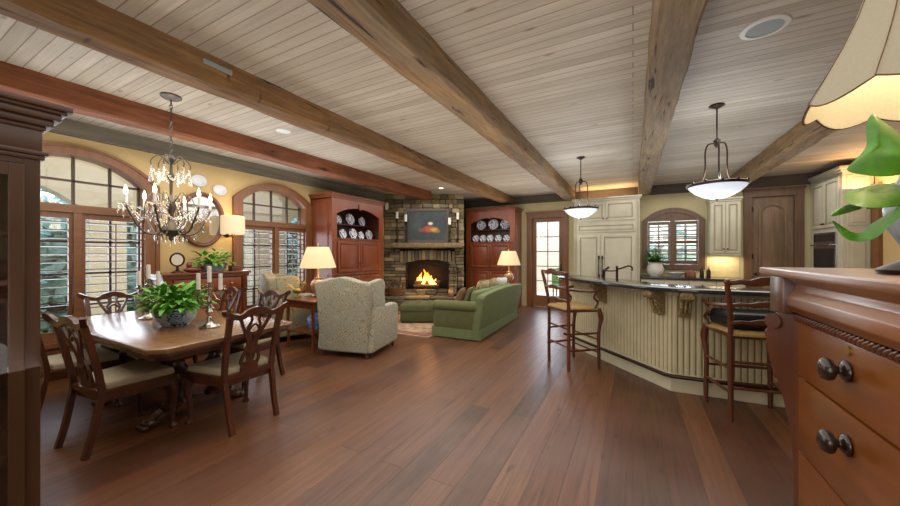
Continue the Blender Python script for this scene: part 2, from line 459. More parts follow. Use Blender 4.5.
struct(one('floor', 'floor_wood', None, lambda b: b.box(XL-.2, XR+.2, YF-.2, YB+.2, -.12, 0), smooth=0))
struct(one('ceiling', 'ceiling_wood', None, lambda b: b.box(XL-.2, XR+.2, YF-.2, YB+.2, ZC, ZC+.15), smooth=0))
W1 = (1.43, .64, .42, 2.28, .29); W2 = (3.93, .64, .42, 2.30, .27)
wall('wall_left', 'wall_yellow', YF, YB, ZC, XL-.2, XL, [W1, W2], 'yz')
FD = (-1.97, .42, 0, 2.36, 0); KW = (.77, .50, 1.14, 2.12, .22); KD = (2.445, .33, 0, 2.56, 0)
wall('wall_back', 'wall_cream', XL-.2, XR+.2, ZC, YB, YB+.2, [FD, KW, KD], 'xz')
wall('wall_right', 'wall_yellow', YF, YB, ZC, XR, XR+.2, [], 'yz')
wall('wall_front', 'wall_cream', XL-.2, XR+.2, ZC, YF-.2, YF, [], 'xz')

def shutter_panel(mb_frame, mb_slat, u0, u1, z0, z1, plane, v, tilt=.35, dz=.088, mid=None):
    s = .032
    def bx(mb, a, b, c, d, e, f):
        mb.prism([(a, c), (b, c), (b, d), (a, d)], plane, e, f)
    bx(mb_frame, u0, u0+s, z0, z1, v-.014, v+.014); bx(mb_frame, u1-s, u1, z0, z1, v-.014, v+.014)
    bx(mb_frame, u0+s, u1-s, z0, z0+.08, v-.014, v+.014); bx(mb_frame, u0+s, u1-s, z1-.07, z1, v-.014, v+.014)
    secs = [(z0+.08, z1-.07)]
    if mid:
        bx(mb_frame, u0+s, u1-s, mid-.03, mid+.03, v-.014, v+.014); secs = [(z0+.08, mid-.03), (mid+.03, z1-.07)]
    for a, b in secs:
        n = int((b-a)/dz)
        for k in range(n):
            z = a+(k+.5)*(b-a)/n; h = .03*math.sin(tilt); w = .03*math.cos(tilt); t = .0045
            # a slat with tilted section
            if plane == 'yz':
                mb_slat.prism([(v-w, z-h-t), (v+w, z+h-t), (v+w, z+h+t), (v-w, z-h+t)], 'xz', u0+s, u1-s)
            else:
                mb_slat.prism([(v-w, z-h-t), (v+w, z+h-t), (v+w, z+h+t), (v-w, z-h+t)], 'yz', u0+s, u1-s)
        c = (u0+u1)/2
        bx(mb_frame, c-.006, c+.006, a+.03, b-.03, v+.03, v+.042) if plane == 'yz' else bx(mb_frame, c-.006, c+.006, a+.03, b-.03, v-.042, v-.03)

def arched_window(name, op):
    uc, hw, z0, zs, rise = op
    root = sgroup(name)
    mb = MB()   # casing on the room side and jamb lining
    o1 = outline(uc, hw+.10, z0-.10, zs+.02, rise+.05); i1 = outline(uc, hw-.03, z0+.03, zs, rise-.02)
    mb.ring(o1, i1, 'yz', XL, XL+.045)
    i2 = outline(uc, hw, z0, zs, rise)
    mb.ring(i2, i1, 'yz', XL-.2, XL)
    o3 = outline(uc, hw+.125, z0-.12, zs+.03, rise+.06); o3i = outline(uc, hw+.08, z0-.08, zs+.02, rise+.045)
    mb.ring(o3, o3i, 'yz', XL+.0, XL+.06)
    mb.build('window_frame', 'trim_wood', root, smooth=.5)
    zt = 1.93
    mb = MB()
    mb.box(XL-.12, XL+.03, uc-hw+.02, uc+hw-.02, zt-.045, zt+.045); mb.box(XL-.09, XL+.024, uc-.035, uc+.035, z0, zt)
    mb.box(XL, XL+.09, uc-hw-.12, uc+hw+.12, z0-.05, z0)
    mb.build('transom_bar', 'trim_wood_y', root, smooth=0)
    mb = MB(); t = .012
    for k in (1, 2, 3):
        u = uc-hw+2*hw*k/4; top = arch_z(u, uc, hw, zs, rise)
        mb.box(XL-.16, XL-.12, u-t, u+t, z0, top)
    for z in (zt+.34,): mb.box(XL-.16, XL-.12, uc-hw, uc+hw, z-t, z+t)
    for k in range(1, 4):
        z = z0+(zt-z0)*k/4; mb.box(XL-.16, XL-.12, uc-hw, uc+hw, z-t, z+t)
    for sx in (-1, 1): mb.box(XL-.17, XL-.12, uc+sx*(hw-.02)-.025, uc+sx*(hw-.02)+.025, z0, zs+.05)
    mb.build('muntin', 'muntin', root, smooth=0)
    mb = MB(); mb.prism(outline(uc, hw-.01, z0, zs, rise-.01), 'yz', XL-.145, XL-.137); mb.build('window_pane', 'pane', root, smooth=0)
    for sx in (-1, 1):
        f = MB(); s_ = MB(); a, b = sorted((uc+sx*.037, uc+sx*(hw-.02)))
        shutter_panel(f, s_, a, b, z0+.035, zt-.044, 'yz', XL-.02, .16, .09)
        p = f.build('shutter', 'trim_wood', root, smooth=0); s_.build('louver', 'louver', p, smooth=0)
    return root
arched_window('window_1', W1); arched_window('window_2', W2)

def kitchen_window():
    uc, hw, z0, zs, rise = KW; root = sgroup('window_3'); mb = MB()
    i2 = outline(uc, hw, z0, zs, rise); i1 = outline(uc, hw-.03, z0+.03, zs, rise-.02)
    mb.ring(outline(uc, hw+.085, z0-.08, zs+.02, rise+.06), i1, 'xz', YB-.045, YB); mb.ring(i2, i1, 'xz', YB, YB+.2)
    mb.build('window_frame', 'dark_trim', root, smooth=.5)
    mb = MB(); mb.prism(outline(uc, hw-.02, zs+.01, zs+.02, rise-.02), 'xz', YB-.02, YB+.02)
    mb.box(uc-.045, uc+.045, YB-.03, YB+.03, z0, zs+.05)
    mb.build('transom_bar', 'dark_trim', root, smooth=0)
    mb = MB(); t = .012
    for u in (uc-.25, uc, uc+.25): mb.box(u-t, u+t, YB+.12, YB+.16, z0, zs)
    for z in (1.46, 1.78): mb.box(uc-hw, uc+hw, YB+.12, YB+.16, z-t, z+t)
    mb.build('muntin', 'muntin', root, smooth=0)
    mb = MB(); mb.prism(outline(uc, hw-.01, z0, zs, rise-.02), 'xz', YB+.137, YB+.145); mb.build('window_pane', 'pane', root, smooth=0)
    for sx in (-1, 1):
        f = MB(); s_ = MB(); a, b = sorted((uc+sx*.047, uc+sx*(hw-.035)))
        shutter_panel(f, s_, a, b, z0+.035, zs, 'xz', YB+.01, -.3, .085, 1.66)
        p = f.build('shutter', 'dark_trim', root, smooth=0); s_.build('louver', 'louver', p, smooth=0)
kitchen_window()

def french_door():
    uc, hw, z0, zs, _ = FD; root = sgroup('door_1'); mb = MB()
    for sx in (-1, 1):
        a, b = sorted((uc+sx*(hw-.02), uc+sx*(hw+.11))); mb.box(a, b, YB-.04, YB+.2, 0, zs+.11, .006)
    mb.box(uc-hw-.11, uc+hw+.11, YB-.045, YB+.2, zs-.02, zs+.12, .006); mb.box(uc-hw-.13, uc+hw+.13, YB-.06, YB-.0, zs+.10, zs+.14)
    mb.build('door_frame', 'trim_wood', root, smooth=0)
    mb = MB(); a, b = uc-hw+.02, uc+hw-.02; y0, y1 = YB+.06, YB+.11
    mb.box(a, a+.11, y0, y1, .01, zs-.02); mb.box(b-.11, b, y0, y1, .01, zs-.02)
    mb.box(a+.11, b-.11, y0, y1, .01, .30); mb.box(a+.11, b-.11, y0, y1, zs-.13, zs-.02)
    for k in range(1, 5):
        z = .30+(zs-.43)*k/5; mb.box(a+.11, b-.11, y0+.01, y1-.01, z-.011, z+.011)
    mb.box(uc-.011, uc+.011, y0+.01, y1-.01, .3, zs-.13)
    lf = mb.build('door_leaf', 'trim_wood', root, smooth=0)
    one('door_pane', 'pane', lf, lambda q: q.box(a+.1, b-.1, YB+.082, YB+.088, .29, zs-.12), smooth=0)
    one('door_handle', 'bronze', lf, lambda q: (q.box(b-.075, b-.035, YB+.045, YB+.06, .9, 1.14, .004), q.tube([(b-.055, YB+.05, 1.02), (b-.055, YB+.01, 1.02), (b-.16, YB+.01, 1.02)], .009)))
french_door()
def kitchen_door():
    uc, hw, z0, zs, _ = KD; root = sgroup('door_2'); mb = MB()
    for sx in (-1, 1):
        a, b = sorted((uc+sx*(hw-.015), uc+sx*(hw+.12))); mb.box(a, b, YB-.04, YB+.1, 0, zs+.12, .006)
    mb.box(uc-hw-.12, uc+hw+.12, YB-.045, YB+.1, zs-.015, zs+.13, .006); mb.box(uc-hw-.14, uc+hw+.14, YB-.06, YB, zs+.11, zs+.15)
    mb.build('door_frame', 'dark_trim', root, smooth=0)
    mb = MB(); a, b = uc-hw+.015, uc+hw-.015
    mb.box(a, b, YB+.03, YB+.08, .01, zs-.015)
    lf = mb.build('door_leaf', 'door_wood', root, smooth=0)
    mb = MB()
    o = outline(uc, .21, 1.02, 2.28, .13); i = outline(uc, .18, 1.05, 2.26, .115); mb.ring(o, i, 'xz', YB+.005, YB+.032)
    mb.prism(outline(uc, .15, 1.08, 2.23, .1), 'xz', YB+.012, YB+.031, .008)
    o = outline(uc, .21, .22, .9, 0); i = outline(uc, .18, .25, .87, 0); mb.ring(o, i, 'xz', YB+.005, YB+.032)
    mb.prism([(uc-.15, .28), (uc+.15, .28), (uc+.15, .84), (uc-.15, .84)], 'xz', YB+.012, YB+.031, .008)
    mb.build('door_panel', 'door_wood', lf, smooth=.4)
    one('door_handle', 'bronze', lf, lambda q: q.ball((a+.06, YB-.01, 1.0), .03))
    one('hinge', 'iron', root, lambda q: [q.box(a-.012, a+.008, YB-.05, YB-.02, z, z+.1) for z in (.3, 1.3, 2.25)], smooth=0)
kitchen_door()

# trims
def trim(name, mat, x0, x1, y0, y1, z0, z1, bev=.004): return struct(one(name, mat, None, lambda b: b.box(x0, x1, y0, y1, z0, z1, bev), smooth=0))
trim('trim_1', 'plate_grey', XL, XL+.07, YF, 8.9, 2.76, ZC)
trim('trim_2', 'plate_dark', XL, XR, YB-.08, YB, 2.74, ZC)
def base_run(name, segs, horiz):
    mb = MB()
    for a, b in segs:
        if horiz == 'left': mb.box(XL, XL+.02, a, b, 0, .13, .004)
        elif horiz == 'back': mb.box(a, b, YB-.02, YB, 0, .13, .004)
        else: mb.box(XR-.02, XR, a, b, 0, .13, .004)
    struct(mb.build(name, 'trim_wood_y', None, smooth=0))
base_run('baseboard_left', [(YF, 4.62)], 'left'); base_run('baseboard_back', [(-1.42, -1.28)], 'back'); base_run('baseboard_right', [(YF, 7.7)], 'right')
trim('trim_3', 'trim_wood', XR-.05, XR, 7.68, 7.86, 0, 2.5)

def beam(x0, x1, zb, mat, y0=YF, y1=YB-.08, seed=0):
    rnd = random.Random(seed); mb = MB(); n = 60; rings = []
    for i in range(n+1):
        y = y0+(y1-y0)*i/n
        j = lambda a: rnd.uniform(-a, a)
        c = .022
        P = [(x0+j(.006), ZC+.01), (x0+j(.006), zb+c+j(.006)), (x0+c+j(.01), zb+j(.007)), (x1-c+j(.01), zb+j(.007)), (x1+j(.006), zb+c+j(.006)), (x1+j(.006), ZC+.01)]
        rings.append([mb.bm.verts.new((px, y, pz)) for px, pz in P])
    for A, B in zip(rings, rings[1:]):
        for k in range(5): mb.bm.faces.new((A[k], A[k+1], B[k+1], B[k]))
    mb.bm.faces.new(rings[0][::-1]); mb.bm.faces.new(rings[-1])
    return struct(mb.build('ceiling_beam', mat, None, smooth=.6))
ZB = 2.73
beam(-4.62, -4.40, ZB, 'beam_red', seed=1, y1=7.2); beam(-3.08, -2.85, ZB, 'beam_brown', seed=2)
beam(-1.51, -1.25, ZB, 'beam_tan', seed=3); beam(.10, .345, ZB, 'beam_grey', seed=4); beam(1.70, 1.95, ZB, 'beam_tan', seed=5)
# metal plate let into the brown beam
o = one('beam_plate', 'grille', None, lambda b: b.box(-2.856, -2.838, 1.37, 1.58, 2.85, 2.885, .002)); tag(o, 'small grey metal plate set in the side of the brown beam', 'metal plate')

# ------------------------------------------------------------------ outside
struct(one('ground', 'grass', None, lambda b: b.box(-40, 30, -30, 45, -.6, -.3), smooth=0))
struct(one('porch_floor', 'patio', None, lambda b: (b.box(-9.3, XL-.2, -8, 14, -.3, -.05), b.box(-9.3, 5, YB+.2, 13, -.3, -.05)), smooth=0))
wall('porch_wall', 'porch_cream', -8, 14, 3.3, -9.1, -8.75, [(yc, hw, -.25, 2.15, .6) for yc, hw in ((-2.6, 1.4), (.95, 1.4), (4.12, 1.25), (7.7, 1.4), (11.2, 1.4))], 'yz', -.3)
struct(one('porch_ceiling', 'porch_cream', None, lambda b: b.box(-9.2, XL-.2, -8, 14, 3.2, 3.3), smooth=0))
def tree(x, y, h, r, label, seed):
    rnd = random.Random(seed); t = thing('garden_tree', label, 'tree', (x, y, -.3), 0, 'trees outside the windows')
    one('trunk', 'bark', t, lambda b: b.tube(curve([(0, 0, 0), (.05, .03, h*.25), (-.05, .05, h*.5), (0, 0, h*.8)], 4), [.16-.1*i/12 for i in range(13)], 8))
    mb = MB()
    for k in range(3000):
        a, z = rnd.uniform(0, 2*PI), rnd.uniform(-1, 1); q = math.sqrt(1-z*z); rr = r*rnd.uniform(.55, 1.05)
        p = (q*math.cos(a)*rr, q*math.sin(a)*rr, h*.52+z*h*.5*rnd.uniform(.7, 1))
        mb.leaf(p, (rnd.uniform(-1, 1), rnd.uniform(-1, 1), rnd.uniform(-.6, .6)), rnd.uniform(.35, .6), rnd.uniform(.22, .34), (0, 0, 1))
    mb.build('foliage', 'tree_leaf', t, smooth=0)
tree(-13.4, .2, 5.6, 2.0, 'green tree beyond the porch, seen through the left arched window', 1)
tree(-13.6, 5.0, 5.6, 2.0, 'green tree beyond the porch, seen between both arched windows', 2)
tree(-13.4, 9.7, 5.4, 2.0, 'green tree beyond the porch, seen through the right arched window', 3)
tree(-13.4, -4.7, 5.0, 2.0, 'green tree beyond the porch, far left behind the dark hutch', 4)
tree(-3.6, 15.5, 4.0, 1.5, 'green tree in the garden behind the glazed door', 5)
tree(1.4, 14.5, 3.4, 1.5, 'green tree in the garden behind the kitchen window', 6)
o = wall('garden_wall', 'porch_cream', -8, 6, 2.6, 13.0, 13.2, [], 'xz', -.3)
t = thing('tall_hedge', 'tall bluish green hedge beyond the porch columns', 'hedge', (-11.2, 3.0, -.3))
def hedge(b):
    r2 = random.Random(21)
    for k in range(6500):
        y = r2.uniform(-9, 10); z = r2.uniform(.1, 3.0)+.25*math.sin(y*1.7); x = r2.uniform(.2, .75)+.2*math.sin(y*2.3+z)
        b.leaf((x, y, z), (r2.uniform(-.2, 1), r2.uniform(-1, 1), r2.uniform(-.8, .5)), r2.uniform(.25, .42), r2.uniform(.16, .26), (1, 0, .6))
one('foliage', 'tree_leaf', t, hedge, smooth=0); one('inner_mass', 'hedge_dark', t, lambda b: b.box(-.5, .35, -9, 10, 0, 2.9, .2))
def patio_chair():
    t = thing('patio_chair', 'green patio chair outside the glazed door', 'chair', (-1.9, 10.9, -.05), PI+.4)
    one('seat', 'green_seat', t, lambda b: b.box(-.28, .28, -.26, .28, .38, .5, .03)); one('backrest', 'green_seat', t, lambda b: b.box(-.28, .28, -.34, -.22, .45, .98, .04))
    for sx in (-1, 1):
        for sy in (-1, 1): one('leg', 'iron', t, lambda b: b.tube([(sx*.25, sy*.24, 0), (sx*.25, sy*.24, .4)], .018))
patio_chair()

# ------------------------------------------------------------------ dining set
def make_dining_chair(label, loc, rz):
    t = thing('dining_chair', label, 'chair', loc, rz, 'dining chairs')
    W = 'chair_wood'
    one('seat_frame', W, t, lambda b: b.prism([(-.205, -.2), (.205, -.2), (.265, .24), (-.265, .24)], 'xy', .355, .435, .008))
    one('seat', 'seat_cream', t, lambda b: b.prism([(-.19, -.175), (.19, -.175), (.255, .232), (-.255, .232)], 'xy', .43, .492, .022, 3))
    for sx in (-1, 1):
        p = curve([(sx*.235, .215, .37), (sx*.25, .232, .30), (sx*.238, .222, .16), (sx*.236, .22, .05), (sx*.24, .23, .0)], 4)
        n = len(p); r = [.034, .036, .036, .034, .031, .028, .025, .022, .02, .018, .017, .017, .016, .018, .024, .03, .028][:n]
        one('leg', W, t, lambda b: b.tube(p, r, 10))
        q = curve([(sx*.19, -.285, 0), (sx*.192, -.245, .16), (sx*.197, -.215, .33), (sx*.2, -.2, .43), (sx*.204, -.225, .62), (sx*.208, -.265, .82), (sx*.212, -.3, .975)], 5)
        one('back_post', W, t, lambda b: b.ribbon(q, .036, .034, (0, 1, 0)))
    yb = lambda z: -.195-.105*max(0, (z-.45)/.53)**1.15
    # yoke top rail with raised ears and a dip before the crest
    tp = curve([(x*.86, y, z) for x, y, z in [(-.315, -.325, 1.035), (-.285, -.31, 1.0), (-.235, -.297, .972), (-.15, -.295, .955), (-.07, -.298, .985), (0, -.3, 1.0), (.07, -.298, .985), (.15, -.295, .955), (.235, -.297, .972), (.285, -.31, 1.0), (.315, -.325, 1.035)]], 4)
    w = []
    for i in range(len(tp)):
        a = abs(2*i/(len(tp)-1)-1); w.append(.062 if a < .3 else .046 if a < .85 else .046*(1-(a-.85)/.15*.65))
    def rail(b):
        def sec(i, q): h = w[i]/2; return [(-.016, -h), (.016, -h), (.016, h), (-.016, h)]
        b.sweep(tp, sec, up=(0, 0, 1))
    one('top_rail', W, t, rail)
    def splat(b):
        def rb(pts, wd=.02):
            b.ribbon(curve([(x, yb(z), z) for x, z in pts], 5), wd, .014, (0, 1, 0))
        for s in (-1, 1):
            rb([(s*.05, .47), (s*.075, .54), (s*.05, .63), (s*.035, .70), (s*.07, .80), (s*.105, .88), (s*.13, .955)], .024)
            rb([(s*.012, .5), (s*.03, .6), (s*.012, .70), (s*.03, .78), (s*.055, .84), (s*.03, .91), (s*.05, .975)], .018)
        rb([(0, .68), (.04, .76), (.045, .82), (0, .87), (-.045, .82), (-.04, .76), (0, .68)], .016)
        rb([(0, .5), (0, .6), (0, .69)], .022)
        b.prism([(-.075, .43), (.075, .43), (.07, .475), (.05, .52), (-.05, .52), (-.07, .475)], 'xz', yb(.47)-.01, yb(.47)+.012)
        b.prism([(-.035, .60), (.035, .60), (.04, .64), (.03, .68), (-.03, .68), (-.04, .64)], 'xz', yb(.64)-.007, yb(.64)+.007)
    one('back_splat', W, t, splat)
    one('shoe_rail', W, t, lambda b: b.box(-.2, .2, -.215, -.18, .40, .445, .004))
    for c in kids(t):
        if c.name.split('.')[0] in ('back_post', 'top_rail', 'back_splat'):
            for v in c.data.vertices:
                if v.co.z > .45: v.co.z = .45+(v.co.z-.45)*.91
    return t
ch = make_dining_chair('carved wooden dining chair nearest the dark hutch, cream seat tucked under the near side', (-3.53, 1.13, 0), .10)
dup(ch, (-4.45, 1.10, 0), -.03, 'cream seated dining chair on the near table side, its back hidden by the dark hutch')
dup(ch, (-3.035, 1.71, 0), PI/2+.02, 'carved wooden dining chair at the table end facing away from the windows')
dup(ch, (-4.96, 1.6, 0), -PI/2, 'carved wooden dining chair standing in front of the left arched window')
dup(ch, (-4.62, 2.27, 0), PI-.04, 'pale glinting dining chair on the far table side, in front of the sideboard')
dup(ch, (-3.78, 2.28, 0), PI+.06, 'carved wooden dining chair on the far table side, before the patterned armchair')

def dining_table():
    x0, x1, y0, y1 = -5.0, -2.815, 1.05, 2.17; cx, cy = (x0+x1)/2, 1.61
    t = thing('dining_table', 'long polished wooden dining table with clipped corners on a trestle base', 'table', (cx, cy, 0))
    hx, hy = (x1-x0)/2, (y1-y0)/2
    def oct_(o, c): a, b = hx+o, hy+o; return [(-a+c, -b), (a-c, -b), (a, -b+c), (a, b-c), (a-c, b), (-a+c, b), (-a, b-c), (-a, -b+c)]
    one('tabletop', 'table_wood', t, lambda b: b.prism(oct_(0, .085), 'xy', .725, .762, .010, 2), smooth=.3)
    one('apron', 'table_dark', t, lambda b: (b.prism(oct_(-.012, .08), 'xy', .70, .727, .008), b.prism(oct_(-.07, .075), 'xy', .655, .702, .004)), smooth=.3)
    for sx in (-1, 1):
        px = sx*.46
        prof = [(.0, .12), (.085, .12), (.095, .16), (.06, .2), (.065, .24), (.11, .31), (.12, .37), (.1, .42), (.06, .47), (.055, .52), (.08, .56), (.1, .6), (.11, .65), (0, .65)]
        pd = one('pedestal', 'table_dark', t, lambda b: (b.lathe(prof, (px, -.16, 0), 16), b.lathe(prof, (px, .16, 0), 16), b.box(px-.1, px+.1, -.45, .45, .6, .65, .01)))
        def base(b):
            b.prism([(-.33, .05), (-.29, .11), (-.2, .14), (.2, .14), (.29, .11), (.33, .05), (.26, .05), (.2, .075), (-.2, .075), (-.26, .05)], 'yz', px-.075, px+.075, .01)
        one('foot_rail', 'table_dark', t, base)
        for sy in (-1, 1):
            def paw(b):
                c = Vector((px, sy*.33, 0))
                b.ball(c+Vector((0, 0, .045)), (.062, .06, .045), 10)
                for k in (-1.5, -.5, .5, 1.5): b.ball(c+Vector((k*.03, sy*.055, .024)), (.018, .03, .024), 8)
                b.tube([c+Vector((0, -sy*.06, .12)), c+Vector((0, -sy*.01, .09)), c+Vector((0, sy*.01, .06))], [.05, .055, .05], 8)
            one('paw_foot', 'table_dark', t, paw)
    one('stretcher', 'table_dark', t, lambda b: (b.prism([(-.46, .09), (-.3, .085), (0, .11), (.3, .085), (.46, .09), (.46, .15), (.3, .14), (0, .17), (-.3, .14), (-.46, .15)], 'xz', -.045, .045, .008),))
    return t
dining_table()

def foliage(b, n, R, h, L, w, seed, spread=1.0, droop=.5, z0=0, base_r=.05, sx=1, sy=1):
    rnd = random.Random(seed)
    for k in range(n):
        a = rnd.uniform(0, 2*PI); e = rnd.uniform(.05, 1.0); q = rnd.random()**.6
        d = Vector((math.cos(a)*math.cos(e*1.3), math.sin(a)*math.cos(e*1.3), math.sin(e*1.3)))
        p = Vector((math.cos(a)*R*q*math.cos(e)*sx, math.sin(a)*R*q*math.cos(e)*sy, z0+h*q*math.sin(e*1.3)))
        l = L*rnd.uniform(.7, 1.2)
        b.leaf(p, d+Vector((rnd.uniform(-.5, .5), rnd.uniform(-.5, .5), rnd.uniform(-.3, .2))), l, w*l/L*rnd.uniform(.8, 1.2), (0, 0, 1), droop)
def stems(b, n, R, h, z0, seed, r=.004):
    rnd = random.Random(seed)
    for k in range(n):
        a = rnd.uniform(0, 2*PI); q = rnd.uniform(.4, .95)
        b.tube([(0, 0, z0-.03), (math.cos(a)*R*.3, math.sin(a)*R*.3, z0+h*.4), (math.cos(a)*R*q, math.sin(a)*R*q, z0+h*(1-q*.6))], r, 5)

def china_planter(loc, label):
    t = thing('potted_fern', label, 'plant', loc)
    one('planter', 'china_bowl', t, lambda b: b.lathe([(0, .012), (.1, .012), (.11, 0), (.12, .0), (.125, .015), (.165, .05), (.185, .1), (.18, .14), (.19, .15), (.188, .162), (.17, .155), (.165, .12), (0, .12)], (0, 0, 0), 28, fn=lambda x, y, z: (x*1.05, y*.85, z)))
    one('soil', 'soot', t, lambda b: b.lathe([(0, .135), (.16, .13)], (0, 0, 0), 20, fn=lambda x, y, z: (x*1.03, y*.83, z)))
    one('foliage', 'leaf_bright', t, lambda b: (foliage(b, 420, .27, .2, .09, .045, 4, z0=.15, sx=1.15, sy=.9, droop=.5), stems(b, 30, .24, .14, .14, 5)), smooth=0)
    return t
china_planter((-3.72, 1.56, .762), 'bright green leafy plant in a blue and white china bowl on the dining table')
def candelabrum(loc, rz, label, names):
    t = thing('candelabrum', label, 'candelabrum', loc, rz, 'silver candelabra on the dining table')
    one('base', 'silver', t, lambda b: b.lathe([(0, 0), (.075, 0), (.078, .012), (.05, .022), (.03, .035), (.018, .06), (.022, .08), (.014, .1), (0, .1)], (0, 0, 0), 20))
    one('stem', 'silver', t, lambda b: b.lathe([(.012, .095), (.018, .12), (.03, .14), (.018, .165), (.012, .2), (.02, .225), (.014, .25), (.012, .3), (.018, .32), (.03, .335), (.032, .345), (.014, .35), (.016, .375), (0, .375)], (0, 0, 0), 14))
    pts = [(0, 0, .375)]
    for s in (-1, 1):
        c = curve([(0, 0, .21), (s*.04, 0, .17), (s*.09, 0, .18), (s*.105, 0, .23), (s*.075, 0, .25), (s*.06, 0, .225)], 6)
        def arm(b):
            b.tube(c, .006, 8)
            b.tube(curve([(s*.105, 0, .22), (s*.115, 0, .26), (s*.11, 0, .3)], 5), .006, 8)
            b.tube(curve([(0, 0, .27), (s*.03, 0, .3), (s*.06, 0, .27), (s*.07, 0, .25)], 5), .004, 6)
        one('arm', 'silver', t, arm)
        one('candle_cup', 'silver', t, lambda b: b.lathe([(0, .29), (.012, .292), (.03, .308), (.031, .316), (.012, .318), (.015, .345), (0, .345)], (s*.11, 0, 0), 14))
        pts.append((s*.11, 0, .335))
    one('candle_cup', 'silver', t, lambda b: b.lathe([(0, .36), (.012, .36), (.03, .372), (.031, .38), (.012, .382), (.015, .41), (0, .41)], (0, 0, 0), 14))
    pts[0] = (0, 0, .4)
    M = tr(*loc) @ rot('Z', rz)
    for (p, nm) in zip(pts, names):
        q = M @ Vector(p); k = thing('candle', nm, 'candle', q, 0, 'white candles on the dining table')
        one('wax', 'candle_wax', k, lambda b: b.lathe([(0, 0), (.016, 0), (.015, .14), (.0, .143)], (0, 0, 0), 12)); one('wick', 'black', k, lambda b: b.tube([(0, 0, .14), (.001, 0, .153)], .0015, 5))
candelabrum((-4.28, 1.57, .762), .35, 'silver three-armed candelabrum left of the leafy bowl, nearer the windows', ['white candle, middle one in the candelabrum nearer the windows', 'white candle, left one in the candelabrum nearer the windows', 'white candle, right one in the candelabrum nearer the windows'])
candelabrum((-3.3, 1.64, .762), .35, 'silver three-armed candelabrum right of the leafy bowl, by the table end', ['white candle, middle one in the candelabrum right of the leafy bowl', 'white candle, left one in the candelabrum right of the leafy bowl', 'white candle, right one in the candelabrum right of the leafy bowl'])

def chandelier():
    x, y = -3.94, 1.62; t = thing('chandelier', 'crystal chandelier with candle lights hanging over the dining table', 'chandelier', (x, y, 0))
    one('canopy', 'pewter', t, lambda b: b.lathe([(0, ZC), (.085, ZC), (.085, ZC-.012), (.06, ZC-.03), (.015, ZC-.045), (0, ZC-.045)], (0, 0, 0), 20))
    def chain(b):
        z = ZC-.05; k = 0
        while z > 2.36:
            pts = [(.011*math.cos(a), 0, z-.02+.022*math.sin(a)) for a in [2*PI*i/10 for i in range(10)]]
            if k % 2: pts = [(p[1], p[0], p[2]) for p in pts]
            b.tube(pts, .0035, 5, closed=True); z -= .034; k += 1
    one('chain', 'pewter', t, chain)
    one('stem', 'pewter', t, lambda b: b.lathe([(0, 2.37), (.012, 2.37), (.03, 2.33), (.012, 2.28), (.014, 2.2), (.03, 2.16), (.014, 2.1), (.012, 1.98), (.03, 1.93), (.045, 1.86), (.02, 1.8), (.025, 1.72), (.075, 1.66), (.085, 1.635), (.06, 1.6), (.02, 1.575), (.022, 1.555), (.0, 1.53)], (0, 0, 0), 18))
    cr = MB()
    cr.lathe([(0, -.03), (.009, -.012), (.006, .012), (0, .03)], (0, 0, 0), 6, fn=lambda px, py, pz: (px, py*.7, pz)); crm = cr.build('crystal_drop', 'crystal', t, smooth=0); crm.location = (0, 0, 1.51)
    def drop(px, py, pz, s=1.0):
        o = crm.copy(); COL.objects.link(o); o.parent = t; o.location = (px, py, pz); o.scale = (s, s, s)
    for k in range(6):
        a = 2*PI*k/6+.3; ca, sa = math.cos(a), math.sin(a)
        P = lambda r, z: (ca*r, sa*r, z)
        c = curve([P(.03, 1.68), P(.11, 1.60), P(.21, 1.63), P(.28, 1.76), P(.32, 1.85)], 6)
        am = one('arm', 'pewter', t, lambda b: b.tube(c, .008, 8))
        one('scroll', 'pewter', t, lambda b: b.tube(curve([P(.03, 1.9), P(.12, 2.0), P(.18, 1.92), P(.2, 1.74)], 5), .005, 6))
        one('crown_scroll', 'pewter', t, lambda b: b.tube(curve([P(.02, 2.28), P(.09, 2.35), P(.15, 2.29), P(.135, 2.22)], 5), .005, 6))
        one('drip_pan', 'crystal', t, lambda b: b.lathe([(0, 1.845), (.03, 1.85), (.055, 1.865), (.056, 1.87), (.02, 1.86), (0, 1.86)], P(.32, 0), 14))
        one('candle_sleeve', 'candle_wax', t, lambda b: b.lathe([(0, 1.86), (.015, 1.86), (.012, 1.88), (.012, 1.95), (0, 1.95)], P(.32, 0), 10))
        one('bulb', 'bulb', t, lambda b: b.lathe([(0, 1.95), (.011, 1.955), (.016, 1.98), (.010, 2.01), (0, 2.04)], P(.32, 0), 10))
        for j in range(5):
            q = 2*PI*j/5+a; drop(ca*.32+.05*math.cos(q), sa*.32+.05*math.sin(q), 1.815-(j % 2)*.04, 1.5)
        for r, z, s in ((.1, 1.56, 1.7), (.19, 1.575, 1.5), (.26, 1.66, 1.5), (.14, 2.14, 1.7), (.10, 1.93, 1.6), (.18, 1.80, 1.5)): drop(ca*r, sa*r, z, s)
        b3 = a+PI/6
        c2 = curve([P(.31, 1.85), (math.cos(b3)*.24, math.sin(b3)*.24, 1.73), (math.cos(a+PI/3)*.31, math.sin(a+PI/3)*.31, 1.85)], 8)
        c4 = curve([P(.06, 1.9), P(.12, 1.74), P(.07, 1.64)], 6)
        c1 = curve([P(.14, 2.24), P(.15, 2.18), P(.16, 2.1)], 3); c5 = curve([P(.14, 2.22), (math.cos(b3)*.09, math.sin(b3)*.09, 2.12), (math.cos(a+PI/3)*.14, math.sin(a+PI/3)*.14, 2.22)], 5)
        for cc in (c1, c2, c4, c5):
            one('bead_strand', 'crystal', t, lambda b: (b.tube(cc, .002, 4), [b.ball(p, .011, 6) for p in cc]), smooth=0)
    return t
chandelier()

